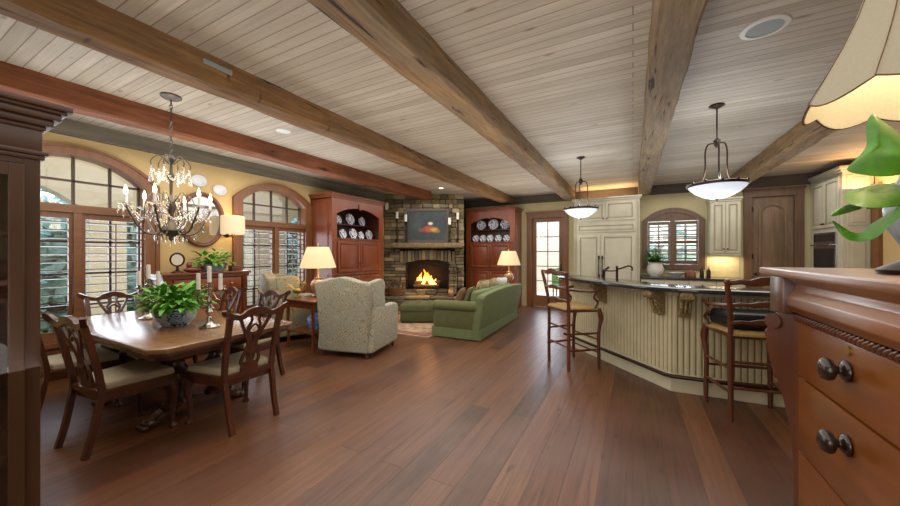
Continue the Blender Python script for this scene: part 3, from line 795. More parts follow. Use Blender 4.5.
# ------------------------------------------------------------------ left wall pieces
def sideboard():
    y0, y1 = 2.06, 3.16; t = thing('sideboard', 'dark red wooden sideboard with drawers against the yellow wall', 'sideboard', (-5.45, (y0+y1)/2, 0), PI/2)
    w = y1-y0; h = 1.15; D = .47   # front is local -y
    C = 'cherry'
    one('body', C, t, lambda b: b.box(-w/2+.03, w/2-.03, -D/2+.04, D/2, .08, h-.05, .004), smooth=0)
    one('top', 'mahogany_x', t, lambda b: (b.box(-w/2-.02, w/2+.02, -D/2-.01, D/2, h-.035, h, .008), b.box(-w/2, w/2, -D/2+.01, D/2, h-.08, h-.035, .012)), smooth=.4)
    for sx in (-1, 1):
        one('column', 'mahogany', t, lambda b: b.lathe([(0, .1), (.045, .1), (.045, .16), (.03, .18), (.035, .3), (.04, .6), (.032, .85), (.03, .88), (.045, .9), (.045, h-.08), (0, h-.08)], (sx*(w/2-.06), -D/2+.04, 0), 14))
        one('foot', 'mahogany', t, lambda b: b.ball((sx*(w/2-.07), -D/2+.07, .045), (.05, .05, .045), 12))
        one('foot', 'mahogany', t, lambda b: b.ball((sx*(w/2-.07), D/2-.07, .045), (.05, .05, .045), 12))
    for k, (a, c) in enumerate(((.14, .42), (.45, .70), (.73, .86), (.89, 1.06))):
        d = one('drawer', 'cherry', t, lambda b: b.box(-w/2+.12, w/2-.12, -D/2+.015, -D/2+.05, a, c, .008), smooth=.4)
        for sx in (-1, 1): one('knob', 'gold', d, lambda b: b.ball((sx*.28, -D/2+.0, (a+c)/2), .018, 10))
    return t
sideboard()
def small(name, label, cat, loc, rz=0, group=None): return thing(name, label, cat, loc, rz, group)
t = small('potted_fern', 'green trailing plant in a grey oval planter on the sideboard', 'plant', (-5.42, 2.74, 1.15), PI/2)
one('planter', 'bluegrey', t, lambda b: b.lathe([(0, 0), (.1, 0), (.13, .04), (.15, .1), (.155, .11), (.14, .105), (.12, .09), (0, .09)], (0, 0, 0), 20, fn=lambda x, y, z: (x*1.3, y*.8, z)))
one('foliage', 'leaf_bright', t, lambda b: (foliage(b, 150, .2, .2, .09, .05, 9, z0=.1, sx=1.3, sy=.8), stems(b, 20, .18, .12, .09, 3)), smooth=0)
t = small('stand_mirror', 'small round pale mirror in a dark ring stand on the sideboard', 'mirror', (-5.40, 2.29, 1.15), .9)
one('ring', 'bronze', t, lambda b: b.tube([(.075*math.cos(2*PI*k/24), 0, .18+.085*math.sin(2*PI*k/24)) for k in range(24)], .012, 8, closed=True))
one('glass', 'candle_wax', t, lambda b: b.lathe([(0, -.004), (.07, -.004), (.07, .004), (0, .004)], (0, 0, .18), 24, rot('X', PI/2) @ Matrix.Diagonal((1, 1.13, 1, 1))))
one('foot', 'bronze', t, lambda b: (b.lathe([(0, 0), (.07, 0), (.06, .02), (.02, .035), (.012, .1), (0, .1)], (0, 0, 0), 16)))
t = small('carved_ornament', 'low dark carved wooden ornament beside the ring mirror on the sideboard', 'ornament', (-5.36, 2.46, 1.15), PI/2)
one('body', 'mahogany', t, lambda b: (b.ball((0, 0, .04), (.12, .05, .04), 12), b.ball((-.05, 0, .1), (.035, .03, .05), 10), b.tube(curve([(.05, 0, .06), (.1, 0, .09), (.14, 0, .06)], 5), .02, 8)))
t = small('trinket_box', 'small dark box at the window end of the sideboard', 'box', (-5.42, 3.05, 1.15), PI/2)
one('body', 'mahogany', t, lambda b: b.box(-.07, .07, -.05, .05, 0, .06, .006)); one('lid', 'mahogany', t, lambda b: b.box(-.075, .075, -.055, .055, .06, .08, .01))
t = thing('wall_mirror', 'oval wood-framed mirror hanging on the yellow wall above the sideboard', 'mirror', (XL+.005, 2.72, 1.92))
def mir(a, rr, d):
    return [Vector((d, a[0]*math.cos(2*PI*k/40), a[1]*math.sin(2*PI*k/40))) for k in range(40)]
one('frame', 'mahogany', t, lambda b: (b.tube(mir((.29, .385), 0, .03), .028, 8, closed=True), b.tube(mir((.262, .355), 0, .03), .012, 6, closed=True)))
one('glass', 'mirror_glass', t, lambda b: b.prism([(v.y, v.z) for v in mir((.275, .37), 0, 0)], 'yz', .008, .02))
for (y, z, r, lab) in ((2.68, 2.495, .085, 'white oval plate on the yellow wall, left of the pair above the mirror'), (2.97, 2.40, .08, 'white oval plate on the yellow wall, right of the pair by the window')):
    o = one('wall_plate', 'white_china', None, lambda b: b.lathe([(0, 0), (.6, 0), (.7, .12), (1, .25), (1, .3), (.68, .18), (.6, .06), (0, .06)], (0, 0, 0), 28, rot('Y', PI/2) @ Matrix.Diagonal((r, r*1.25, .08, 1))), loc=(XL+.004, y, z)); tag(o, lab, 'plate', 'oval plates on the yellow wall')
t = thing('wall_sconce', 'wall lamp with a white drum shade between mirror and right arched window', 'wall lamp', (XL, 3.08, 1.72))
one('backplate', 'bronze', t, lambda b: b.lathe([(0, 0), (.05, 0), (.05, .015), (.02, .03), (0, .03)], (0, 0, 0), 16, rot('Y', PI/2)))
one('arm', 'bronze', t, lambda b: b.tube(curve([(.02, 0, 0), (.1, 0, -.03), (.17, 0, 0), (.17, 0, .06)], 6), .009, 8))
one('shade', 'sconce_shade', t, lambda b: b.lathe([(.155, -.01), (.165, .0), (.165, .27), (.155, .28), (.15, .275), (.15, 0), (.155, -.01)], (.175, 0, 0), 28))
one('bulb', 'bulb', t, lambda b: b.ball((.17, 0, .1), (.02, .02, .03), 10))

# ------------------------------------------------------------------ built-in cabinets
def builtin(label, loc, rz, w, d, h):
    t = thing('built_in_cabinet', label, 'cabinet', loc, rz, 'cherry cabinets flanking the fireplace'); C = 'cherry'
    y0, y1 = -d, 0.0; nz0, nzs, nr = 1.72, 2.2, .15; nh = w/2-.13
    def carc(b):
        b.box(-w/2, -w/2+.03, y0+.03, y1, 0, h-.08); b.box(w/2-.03, w/2, y0+.03, y1, 0, h-.08)
        b.box(-w/2+.03, w/2-.03, y1-.02, y1, 0, h-.08); b.box(-w/2, w/2, y0+.03, y1, h-.10, h-.06)
        b.box(-w/2+.03, w/2-.03, y0+.03, y1-.02, nz0-.04, nz0); b.box(-w/2+.03, w/2-.03, y0+.03, y1-.02, 0, .1)
        # side panels
        for s in (-1, 1):
            x = s*w/2
            for a, c in ((.2, 1.0), (1.1, 2.4)):
                b.prism([(y0+.1, a), (y1-.08, a), (y1-.08, c), (y0+.1, c)], 'yz', *sorted((x, x+s*.012)), .004)
    one('carcass', C, t, carc, smooth=0)
    def face(b):
        b.box(-w/2, -nh, y0, y0+.03, 0, h-.08); b.box(nh, w/2, y0, y0+.03, 0, h-.08)
        b.box(-nh, nh, y0, y0+.03, 0, .14); b.box(-nh, nh, y0, y0+.03, .96, 1.02); b.box(-nh, nh, y0, y0+.03, nz0-.06, nz0)
        n = 16
        for k in range(n):
            a = -nh+2*nh*k/n; c = -nh+2*nh*(k+1)/n
            b.prism([(a, arch_z(a, 0, nh, nzs, nr)), (c, arch_z(c, 0, nh, nzs, nr)), (c, h-.08), (a, h-.08)], 'xz', y0, y0+.03)
        b.box(-w/2-.0, w/2+.0, y0-.012, y0, nz0-.03, nz0+.0, .004); b.box(-w/2, w/2, y0-.012, y0, .975, 1.0, .004)
        b.prism([(-.03, nzs+nr-.03), (.03, nzs+nr-.03), (.045, nzs+nr+.09), (-.045, nzs+nr+.09)], 'xz', y0-.025, y0, .006)
    one('face_frame', C, t, face, smooth=0)
    one('crown', C, t, lambda b: (b.box(-w/2-.02, w/2+.02, y0-.02, y1, h-.08, h-.05, .006), b.box(-w/2-.04, w/2+.04, y0-.04, y1, h-.05, h-.02, .012), b.box(-w/2-.055, w/2+.055, y0-.055, y1, h-.02, h, .004)), smooth=.4)
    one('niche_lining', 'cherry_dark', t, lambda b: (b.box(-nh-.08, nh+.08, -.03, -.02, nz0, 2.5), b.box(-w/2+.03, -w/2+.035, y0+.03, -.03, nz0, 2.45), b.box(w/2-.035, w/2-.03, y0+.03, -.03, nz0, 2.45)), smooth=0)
    for z0, z1 in ((.15, .95), (1.03, 1.655)):
        for s in (-1, 1):
            a, c = sorted((s*.004, s*(nh-.005)))
            def door(b):
                f = .055
                b.box(a, a+f, y0-.022, y0, z0, z1, .003); b.box(c-f, c, y0-.022, y0, z0, z1, .003); b.box(a+f, c-f, y0-.022, y0, z0, z0+f, .003); b.box(a+f, c-f, y0-.022, y0, z1-f, z1, .003)
                b.box(a+f, c-f, y0-.006, y0, z0+f, z1-f); b.box(a+f+.025, c-f-.025, y0-.018, y0-.005, z0+f+.025, z1-f-.025, .012)
            dd = one('door', C, t, door, smooth=.3)
            one('knob', 'bronze', dd, lambda b: b.ball((s*.035, y0-.04, z0+(.5 if z0 < .5 else .18)), .014, 8))
    return t
builtin('tall cherry cabinet with an arched plate niche, beside the right arched window', (XL, 5.44, 0), PI/2, 1.52, .6, 2.58)
builtin('tall cherry cabinet with an arched plate niche, between fireplace and glazed door', (-3.335, YB, 0), 0, 1.37, .6, 2.60)
def plate(loc, r, label, rz, mat='blue_plate', grp='plates'):
    t = thing('display_plate', label, 'plate', loc, rz, grp); M = tr(0, 0, r) @ rot('X', PI/2-.2)
    one('dish', mat, t, lambda b: b.lathe([(0, 0), (.6, 0), (.68, .08), (1, .2), (1, .24), (.66, .13), (.58, .05), (0, .05)], (0, 0, 0), 28, M @ Matrix.Diagonal((r, r, r*.6, 1))))
    one('center', 'white_china', t, lambda b: b.lathe([(0, .052), (.30, .052), (.30, .06), (0, .06)], (0, 0, 0), 20, M @ Matrix.Diagonal((r, r, r*.6, 1))))
names_l = [('upper', 'partly hidden small plate at the upper left'), ('', 'large blue and white plate, upper middle'), ('', 'blue and white plate, upper right'), ('', 'dark blue plate, lower left'), ('', 'large blue and white plate, lower second from left'), ('', 'small blue and white plate, lower third from left'), ('', 'blue and white plate, lower right')]
lp = [(5.18, 2.14, .09), (5.51, 2.17, .125), (5.88, 2.14, .105), (5.21, 1.86, .1), (5.5, 1.89, .115), (5.75, 1.86, .09), (6.0, 1.88, .112)]
def plate_shelf(label, loc, rz, L, D):
    o = one('plate_rail', 'cherry_dark', None, lambda b: (b.box(-L/2, L/2, -D/2, D/2, -.014, 0, .003), b.box(-L/2, L/2, -D/2, -D/2+.01, 0, .012)), loc=loc, rz=rz, smooth=0)
    tag(o, label, 'shelf', 'plate shelves in the cherry cabinets')
plate_shelf('narrow shelf carrying the upper plates in the left cherry cabinet', (XL+.15, 5.44, 2.03), PI/2, 1.44, .24)
plate_shelf('narrow shelf carrying the upper plates in the right cherry cabinet', (-3.335, YB-.15, 2.055), 0, 1.29, .24)
for (y, z, r), (_, nm) in zip(lp, names_l):
    up = z > 2.0
    plate((XL+(.24 if up else .34), y, 2.031 if up else 1.721), r, nm+' in the left cherry cabinet niche', PI/2, grp='plates in the left cabinet')
rp = [(-3.72, 2.0, .132, 'large blue and white plate, left of the upper three'), (-3.36, 2.0, .142, 'large blue and white plate, middle of the upper three'), (-3.03, 2.0, .13, 'large blue and white plate, right of the upper three'),
      (-3.82, 1.7, .095, 'small dark blue plate, first from left in the lower row'), (-3.61, 1.7, .095, 'small dark blue plate, second from left in the lower row'), (-3.40, 1.7, .095, 'small dark blue plate, middle of the lower row'), (-3.17, 1.7, .092, 'small dark blue plate, fourth from left in the lower row'), (-2.94, 1.7, .09, 'small dark blue plate, rightmost in the lower row')]
for x, z, r, nm in rp:
    up = z > 1.9
    plate((x, YB-(.24 if up else .38), 2.056 if up else 1.721), r, nm+' of the right cherry cabinet', .15, grp='plates in the right cabinet')

# ------------------------------------------------------------------ fireplace (local frame turned 28 deg: +x right, -y towards the room)
FPR = math.atan2(183, 340); FPO = (-4.674, 7.478, 0)
FM = tr(*FPO) @ rot('Z', FPR); FMI = FM.inverted()
def fw(x, y, z): return tuple(FM @ Vector((x, y, z)))
rnd = random.Random(11)
STONES = ['#7a6a4a', '#8c7a56', '#6a5d44', '#9a8a66', '#5f5844', '#84745a', '#a09070', '#75654c', '#6c6650']
def stone_mesh(name, parent, fill):
    mb = MB(); cols = []
    def stone(x0, x1, y0, y1, z0, z1, bev=.012, fn=None):
        n0 = len(mb.bm.faces); j = lambda: rnd.uniform(-.006, .006)
        mb.box(x0+j(), x1+j(), y0, y1, z0+j(), z1+j(), min(bev, (x1-x0)*.2, (z1-z0)*.2), 1, None, fn)
        c = srgb(rnd.choice(STONES)); k = rnd.uniform(.8, 1.2); c = tuple(min(1, q*k) for q in c[:3])+(1,)
        cols.extend([c]*(len(mb.bm.faces)-n0))
    fill(stone)
    me_o = None
    mb.bm.faces.ensure_lookup_table()
    lay = mb.bm.loops.layers.float_color.new('Col')
    for f, c in zip(mb.bm.faces, cols):
        for l in f.loops: l[lay] = c
    return mb.build(name, 'stone', parent, smooth=.5)
def rows(stone, x0, x1, z0, z1, yf, depth, holes=(), hmin=.055, hmax=.13):
    z = z0
    while z < z1-.01:
        h = min(rnd.uniform(hmin, hmax), z1-z)
        if z1-z-h < .04: h = z1-z
        spans = [(x0, x1)]
        for hx0, hx1, hz0, hz1 in holes:
            if z+h/2 > hz0 and z+h/2 < hz1:
                ns = []
                for a, b in spans:
                    if hx1 <= a or hx0 >= b: ns.append((a, b)); continue
                    if hx0 > a: ns.append((a, hx0))
                    if hx1 < b: ns.append((hx1, b))
                spans = ns
        for a, b in spans:
            x = a
            while x < b-.01:
                w = rnd.uniform(.10, .32)
                if b-x-w < .09: w = b-x
                stone(x+.003, x+w-.003, yf-rnd.uniform(.0, .035), yf+depth, z+.003, z+h-.003); x += w
        z += h
fp = thing('fireplace', 'corner stone fireplace rising to the ceiling, with arched firebox and raised hearth', 'fireplace', FPO, FPR)
OX0, OX1, OZ0, OZ1 = -.57, .54, .50, 1.17
def chim(st):
    rows(st, -1.13, .93, 0, ZC-.0, .0, .12, [(OX0, OX1, OZ0, OZ1), (-.72, .70, OZ1, 1.50)])
    # arch of upright stones over the opening
    n = 15
    for k in range(n):
        a0 = -.72+1.42*k/n; a1 = -.72+1.42*(k+1)/n; um = (a0+a1)/2
        lo = OZ1-.02+.10*(1-(um/.64)**2) if abs(um) < .6 else OZ1
        st(a0+.004, a1-.004, -.03-rnd.uniform(0, .02), .12, lo, 1.50-.02*abs(um)*2, .01)
    # side return
    y = .12
    z = 0
    while z < ZC-.02:
        h = min(rnd.uniform(.07, .15), ZC-z)
        yy = .02
        while yy < .42:
            w = rnd.uniform(.12, .25); st(.80, .93+rnd.uniform(0, .01), yy, min(yy+w, .45), z+.002, z+h-.002); yy += w
        z += h
stone_mesh('chimney', fp, chim)
def core(b):
    L = lambda X, Y: (FMI @ Vector((X, Y, 0))).xy
    b.prism([tuple(L(*p)) for p in ((-5.69, 7.45), (-5.2, 7.72), (-4.32, 8.26), (-4.28, 8.36), (-4.28, 8.9), (-5.69, 8.9))], 'xy', 0, ZC)
    b.box(-1.12, OX0-.02, .1, .5, 0, ZC); b.box(OX1+.02, .82, .1, .42, 0, ZC); b.box(OX0-.02, OX1+.02, .1, .42, 1.25, ZC); b.box(OX0-.02, OX1+.02, .1, .42, 0, OZ0)
one('core', 'soot', fp, core, smooth=0)
one('firebox', 'soot', fp, lambda b: (b.box(OX0-.03, OX1+.03, .40, .42, OZ0-.02, 1.3), b.box(OX0-.03, OX0, .02, .42, OZ0, 1.28), b.box(OX1, OX1+.03, .02, .42, OZ0, 1.28), b.box(OX0, OX1, .02, .42, OZ0-.03, OZ0)), smooth=0)
def hearth(st):
    rows(st, -1.08, .98, 0, .27, -.36, .36, hmin=.08, hmax=.14)
    x = -1.12
    while x < 1.0:
        w = rnd.uniform(.4, .6); w = w if 1.0-x-w > .25 else 1.0-x
        st(x+.003, x+w-.003, -.40, .0, .27, .33, .012); x += w
stone_mesh('hearth', fp, hearth)
def mant(b):
    b.prism([(-.92, 1.60), (-.84, 1.555), (.86, 1.555), (.93, 1.60), (.93, 1.675), (-.92, 1.675)], 'xz', -.30, .0, .012)
one('mantel', 'mantel_stone', fp, mant, smooth=.4)
def frame(b):
    b.box(OX0, OX0+.03, -.05, -.03, OZ0, OZ1); b.box(OX1-.03, OX1, -.05, -.03, OZ0, OZ1); b.box(OX0, OX1, -.05, -.03, OZ1-.04, OZ1); b.box(OX0, OX1, -.05, -.03, OZ0, OZ0+.025)
    for s, x in ((1, .17), (-1, .40), (1, .5)):
        c = [Vector((x+.07*s*(1-k/20)*math.cos(k*.55)+0, -.06, 1.10+.05*(1-k/20)*math.sin(k*.55))) for k in range(18)]; b.tube(c, .011, 6)
    b.tube(curve([(.05, -.06, 1.1), (.2, -.06, 1.15), (.36, -.06, 1.09), (.47, -.06, 1.02), (.49, -.06, .8)], 5), .014, 6)
one('fire_screen_frame', 'iron', fp, frame)
fr = thing('fire', 'burning orange fire in the stone fireplace', 'fire', fw(-.04, .18, OZ0+.03), FPR)
for k, (x, y, h, r) in enumerate(((-.26, 0, .20, .06), (-.16, .03, .33, .07), (-.05, .0, .42, .075), (.05, .04, .34, .07), (.14, -.02, .26, .065), (.24, .02, .16, .06), (-.1, -.06, .22, .05), (.08, -.06, .2, .05))):
    def fl(b):
        b.lathe([(0, 0), (r*.7, .02), (r, h*.18), (r*.8, h*.4), (r*.4, h*.7), (r*.12, h*.92), (0, h)], (x, y, .05), 10, fn=lambda px, py, pz: (px+.035*math.sin(pz*16+k*2), py*.6, pz))
    one('flame', 'flame', fr, fl)
one('embers', 'ember', fr, lambda b: [b.ball((-.3+.07*q, .02*math.sin(q*3), .02), (.05, .06, .03), 6) for q in range(9)])
for (x, y, z, a, lab) in ((-.05, .10, .555, .05, 'charred log lying along the front of the fire'), (-.06, .26, .555, -.08, 'charred log lying at the back of the fire'), (-.02, .17, .645, .18, 'charred log resting across the other two in the fire')):
    o = one('fire_log', 'log_wood', None, lambda b: b.tube([(-.33, 0, 0), (-.1, .01, .005), (.12, -.01, 0), (.33, 0, 0)], [.05, .055, .05, .045], 9), loc=fw(x, y, z), rz=FPR+a); tag(o, lab, 'log', 'logs in the fireplace')
t = thing('painting', 'dark framed still life painting leaning on the stone mantel', 'painting', fw(-.03, -.06, 1.676), FPR)
def pfr(b):
    W, Hh, f = .58, .88, .07
    b.ring([(-W, 0), (W, 0), (W, Hh), (-W, Hh)], [(-W+f, f), (W-f, f), (W-f, Hh-f), (-W+f, Hh-f)], 'xz', -.035, .01)
    b.ring([(-W+.02, .02), (W-.02, .02), (W-.02, Hh-.02), (-W+.02, Hh-.02)], [(-W+.045, .045), (W-.045, .045), (W-.045, Hh-.045), (-W+.045, Hh-.045)], 'xz', -.05, -.03)
one('frame', 'hutch_wood', t, pfr, smooth=0)
one('canvas', 'painting_canvas', t, lambda b: b.box(-.52, .52, -.01, .005, .06, .82), smooth=0)
for (x, y, zt, lab) in ((-.78, -.12, .62, 'tall dark candlestick with white candle, far left on the mantel'), (-.55, -.2, .54, 'dark candlestick with white candle, overlapping the painting left edge'), (.56, -.2, .46, 'dark candlestick with white candle, overlapping the painting right edge'), (.77, -.12, .60, 'tall dark candlestick with white candle, far right on the mantel')):
    t = thing('candlestick', lab, 'candlestick', fw(x, y, 1.676), FPR, 'candlesticks on the mantel')
    one('stem', 'bronze', t, lambda b: b.lathe([(0, 0), (.055, 0), (.05, .02), (.02, .04), (.03, .09), (.02, .12), (.022, zt*.5), (.034, zt*.6), (.02, zt*.7), (.02, zt*.9), (.045, zt-.02), (.042, zt), (0, zt)], (0, 0, 0), 14))
    k = thing('candle', 'white pillar candle on the '+lab.replace(' with white candle', '').replace('tall dark', 'tall').replace(', ', ' at the ' if 'far' in lab else ' '), 'candle', fw(x, y, 1.676+zt), FPR, 'pillar candles on the mantel')
    one('wax', 'candle_wax', k, lambda b: b.lathe([(0, 0), (.036, 0), (.036, .17), (.03, .175), (0, .17)], (0, 0, 0), 16)); one('wick', 'black', k, lambda b: b.tube([(0, 0, .17), (0, 0, .185)], .002, 5))
o = one('wall_sensor', 'white_trim', None, lambda b: b.box(-.04, .04, -.03, .03, -.09, .09, .012), loc=fw(-1.05, -.075, 2.62), rz=FPR); tag(o, 'small white sensor box high on the stone by the left cabinet', 'sensor')
t = thing('firewood_basket', 'brown wicker basket of kindling on the hearth, left of the fire', 'basket', fw(-.80, -.2, .333), FPR)
def bask(b):
    b.lathe([(0, 0), (.15, 0), (.18, .08), (.2, .17), (.21, .2), (.19, .2), (.17, .1), (.14, .03), (0, .03)], (0, 0, 0), 20, fn=lambda x, y, z: (x*1.05, y*.7, z))
    for z in (.03, .07, .11, .15, .19): b.tube([((.158+z*.25)*1.05*math.cos(2*PI*k/20), (.158+z*.25)*.7*math.sin(2*PI*k/20), z) for k in range(20)], .009, 5, closed=True)
one('basket_body', 'wicker', t, bask)
one('handle', 'wicker', t, lambda b: b.tube(curve([(-.2, 0, .19), (-.17, 0, .33), (0, 0, .40), (.17, 0, .33), (.2, 0, .19)], 5), .012, 7))
for k, (x, y, a, l) in enumerate(((-.1, 0, -.4, .36), (-.03, .04, -.2, .42), (.05, -.03, .15, .38), (.1, .03, .35, .34), (-.06, -.05, -.55, .36))):
    o = one('kindling_stick', 'log_wood', None, lambda b: b.tube([(0, 0, 0), (math.sin(a)*l*.5, 0, l*.5), (math.sin(a)*l, 0, l*math.cos(a))], [.02, .024, .018], 7), loc=fw(-.80+x, -.2+y, .37), rz=FPR)
    tag(o, 'pale stick of kindling standing in the wicker hearth basket', 'stick', 'kindling in the hearth basket')
t = thing('fire_tool_set', 'dark iron fire tools on a stand, on the hearth right of the fire', 'fire tools', fw(.76, -.16, .333), FPR)
one('stand', 'iron', t, lambda b: (b.lathe([(0, 0), (.1, 0), (.1, .02), (.02, .04), (.012, .1), (.01, .66), (.03, .68), (.02, .72), (0, .74)], (0, 0, 0), 14), b.tube([(-.1, 0, .6), (.1, 0, .6)], .008, 6)))
one('poker', 'iron', t, lambda b: (b.tube([(-.09, 0, .66), (-.09, 0, .1)], .007, 6), b.ball((-.09, 0, .68), (.016, .016, .03), 8)))
one('brush', 'iron', t, lambda b: (b.tube([(0.035, -.06, .66), (.035, -.06, .2)], .007, 6), b.lathe([(0, .04), (.035, .05), (.025, .2), (0, .2)], (.035, -.06, 0), 10), b.ball((.035, -.06, .68), (.016, .016, .03), 8)))
one('shovel', 'iron', t, lambda b: (b.tube([(.09, 0, .66), (.09, 0, .2)], .007, 6), b.box(.05, .13, -.01, .01, .05, .22, .008), b.ball((.09, 0, .68), (.016, .016, .03), 8)))
t = thing('ceramic_jug', 'small dark ceramic jug on the hearth beside the fire tools', 'jug', fw(.60, -.27, .333), FPR)
one('body', 'ceramic_amber', t, lambda b: b.lathe([(0, 0), (.05, 0), (.085, .06), (.08, .12), (.045, .17), (.05, .2), (.04, .2), (.035, .17), (0, .16)], (0, 0, 0), 18))
one('handle', 'ceramic_amber', t, lambda b: b.tube(curve([(.045, 0, .18), (.1, 0, .17), (.11, 0, .11), (.08, 0, .07)], 5), .01, 7))

# ------------------------------------------------------------------ living area
def make_wing_chair(label, loc, rz, fab='wing_fabric'):
    t = thing('wing_chair', label, 'armchair', loc, rz, 'patterned wing chairs')
    lean = lambda x, y, z: (x, y-.12*max(0, z-.45), z)
    one('base', fab, t, lambda b: b.prism([(-.35, -.38), (.35, -.38), (.39, .44), (-.39, .44)], 'xy', .075, .40, .02))
    one('seat_cushion', fab, t, lambda b: b.prism([(-.27, -.2), (.27, -.2), (.28, .38), (.31, .45), (-.31, .45), (-.28, .38)], 'xy', .40, .53, .035, 3))
    bp = [(-.36, .08), (.36, .08), (.395, .75), (.41, .98), (.385, 1.03), (.26, 1.04), (.13, 1.08), (0, 1.10), (-.13, 1.08), (-.26, 1.04), (-.385, 1.03), (-.41, .98), (-.395, .75)]
    one('backrest', fab, t, lambda b: b.prism(bp, 'xz', -.39, -.23, .03, 3, fn=lean))
    for s in (-1, 1):
        wp = [(-.28, .5), (.02, .62), (.07, .72), (.05, .84), (.09, .97), (.06, 1.04), (-.02, 1.06), (-.28, 1.03)]
        one('wing', fab, t, lambda b: b.prism(wp, 'yz', *sorted((s*.335, s*.42)), .025, 3, fn=lambda x, y, z: (x+s*.03*max(0, y+.1), y-.12*max(0, z-.45), z)))
        ap = [(-.37, .08), (.45, .08), (.47, .56), (.46, .64), (.37, .67), (.05, .67), (-.3, .70)]
        one('arm', fab, t, lambda b: b.prism(ap, 'yz', *sorted((s*.31, s*.425)), .035, 3))
        for y in (-.31, .36):
            one('leg', 'chair_wood', t, lambda b: b.tube([(s*(.33 if y < 0 else .36), y*1.08, .14), (s*(.33 if y < 0 else .36), y*1.1, .0)], [.032, .02], 8))
    return t
wc = make_wing_chair('pale green patterned wing chair seen from behind, in the open floor', (-3.535, 3.74, 0), .22)
d = dup(wc, (-5.17, 3.88, 0), -.42, 'tan patterned wing chair in front of the right arched window')
for c in kids(d):
    if c.name.split('.')[0] != 'leg':
        c.data = c.data.copy(); c.data.materials.clear(); c.data.materials.append(MATS['chair_fabric'])

t = thing('end_table', 'dark wooden end table between the two wing chairs', 'table', (-4.32, 3.64, 0))
one('tabletop', 'mahogany_x', t, lambda b: b.box(-.32, .32, -.32, .32, .70, .73, .01)); one('apron', 'mahogany', t, lambda b: b.box(-.29, .29, -.29, .29, .61, .70, .004), smooth=0)
for sx in (-1, 1):
    for sy in (-1, 1): one('leg', 'mahogany', t, lambda b: b.tube([(sx*.27, sy*.27, .66), (sx*.275, sy*.275, .4), (sx*.265, sy*.265, .15), (sx*.28, sy*.28, 0)], [.028, .022, .018, .024], 8))
one('lower_shelf', 'mahogany_x', t, lambda b: b.box(-.28, .28, -.28, .28, .24, .262, .005))
t = thing('blue_vase', 'blue and white ceramic vase on the lower shelf of the end table', 'vase', (-4.16, 3.5, .262))
one('body', 'ceramic_blue', t, lambda b: b.lathe([(0, 0), (.07, 0), (.09, .06), (.115, .15), (.11, .21), (.06, .26), (.05, .29), (.065, .31), (.055, .31), (.04, .28), (0, .26)], (0, 0, 0), 22))
one('foot', 'gold', t, lambda b: b.lathe([(.06, 0), (.08, .0), (.085, .02), (.07, .03)], (0, 0, 0), 20))
t = thing('rooster_figurine', 'golden rooster figurine on the end table beside the lamp', 'figurine', (-4.52, 3.48, .73), .5)
def roo(b):
    b.lathe([(0, 0), (.05, 0), (.05, .02), (.02, .03), (0, .03)], (0, 0, 0), 14)
    b.tube([(0, 0, .02), (0, 0, .08)], .012, 8); b.ball((0, 0, .11), (.08, .045, .05), 12)
    b.tube(curve([(.05, 0, .12), (.08, 0, .17), (.085, 0, .21)], 5), [.04]+[.034]*4+[.028]*4+[.024]*2, 10)
    b.ball((.09, 0, .225), (.028, .022, .026), 10)
one('body', 'gold', t, roo)
one('tail', 'gold', t, lambda b: [b.tube(curve([(-.06, q*.012, .12), (-.11, q*.02, .19+.01*q), (-.15, q*.03, .20-.03*abs(q))], 5), .012, 6) for q in (-1, 0, 1)])
one('comb', 'rug_border', t, lambda b: b.prism([(.06, .24), (.075, .275), (.085, .25), (.097, .28), (.105, .25), (.12, .265), (.115, .235)], 'xz', -.005, .005))
one('beak', 'gold', t, lambda b: b.tube([(.11, 0, .222), (.14, 0, .215)], [.01, .002], 6))

def make_table_lamp(label, loc):
    t = thing('table_lamp', label, 'lamp', loc, 0, 'ginger jar table lamps')
    one('base', 'ceramic_amber', t, lambda b: b.lathe([(0, .03), (.05, .035), (.065, .05), (.11, .14), (.115, .19), (.085, .25), (.05, .27), (.055, .30), (.0, .30)], (0, 0, 0), 22))
    one('foot', 'mahogany', t, lambda b: b.lathe([(0, 0), (.085, 0), (.085, .02), (.06, .04), (0, .04)], (0, 0, 0), 20))
    one('neck', 'gold', t, lambda b: b.lathe([(0, .3), (.03, .3), (.012, .33), (.012, .5), (0, .5)], (0, 0, 0), 12))
    n = 48
    def sh(x, y, z):
        a = math.atan2(y, x); k = 1+.012*(1 if int(round(a/(2*PI)*n)) % 2 else -1); return (x*k, y*k, z)
    one('lamp_shade', 'lamp_shade', t, lambda b: b.lathe([(.268, .455), (.272, .46), (.235, .58), (.165, .78), (.16, .785), (.155, .78), (.225, .58), (.262, .46), (.268, .455)], (0, 0, 0), n, fn=sh))
    one('bulb', 'bulb', t, lambda b: b.ball((0, 0, .56), (.03, .03, .045), 10))
    one('harp', 'gold', t, lambda b: b.tube(curve([(.0, 0, .5), (.06, 0, .6), (.05, 0, .74), (0, 0, .78), (-.05, 0, .74), (-.06, 0, .6), (0, 0, .5)], 5), .003, 5))
    one('finial', 'gold', t, lambda b: b.lathe([(0, .775), (.012, .79), (.006, .81), (.014, .83), (0, .845)], (0, 0, 0), 10))
    return t
tl = make_table_lamp('lit table lamp with pleated cream shade beside the right arched window', (-4.40, 3.76, .73))
dup(tl, (-2.58, 7.72, .68), 0, 'lit table lamp with pleated cream shade behind the green sofa')
t = thing('side_table', 'round dark side table behind the sofa end, under the far lamp', 'table', (-2.58, 7.72, 0))
one('tabletop', 'mahogany_x', t, lambda b: b.lathe([(0, .65), (.26, .65), (.275, .665), (.26, .68), (0, .68)], (0, 0, 0), 28))
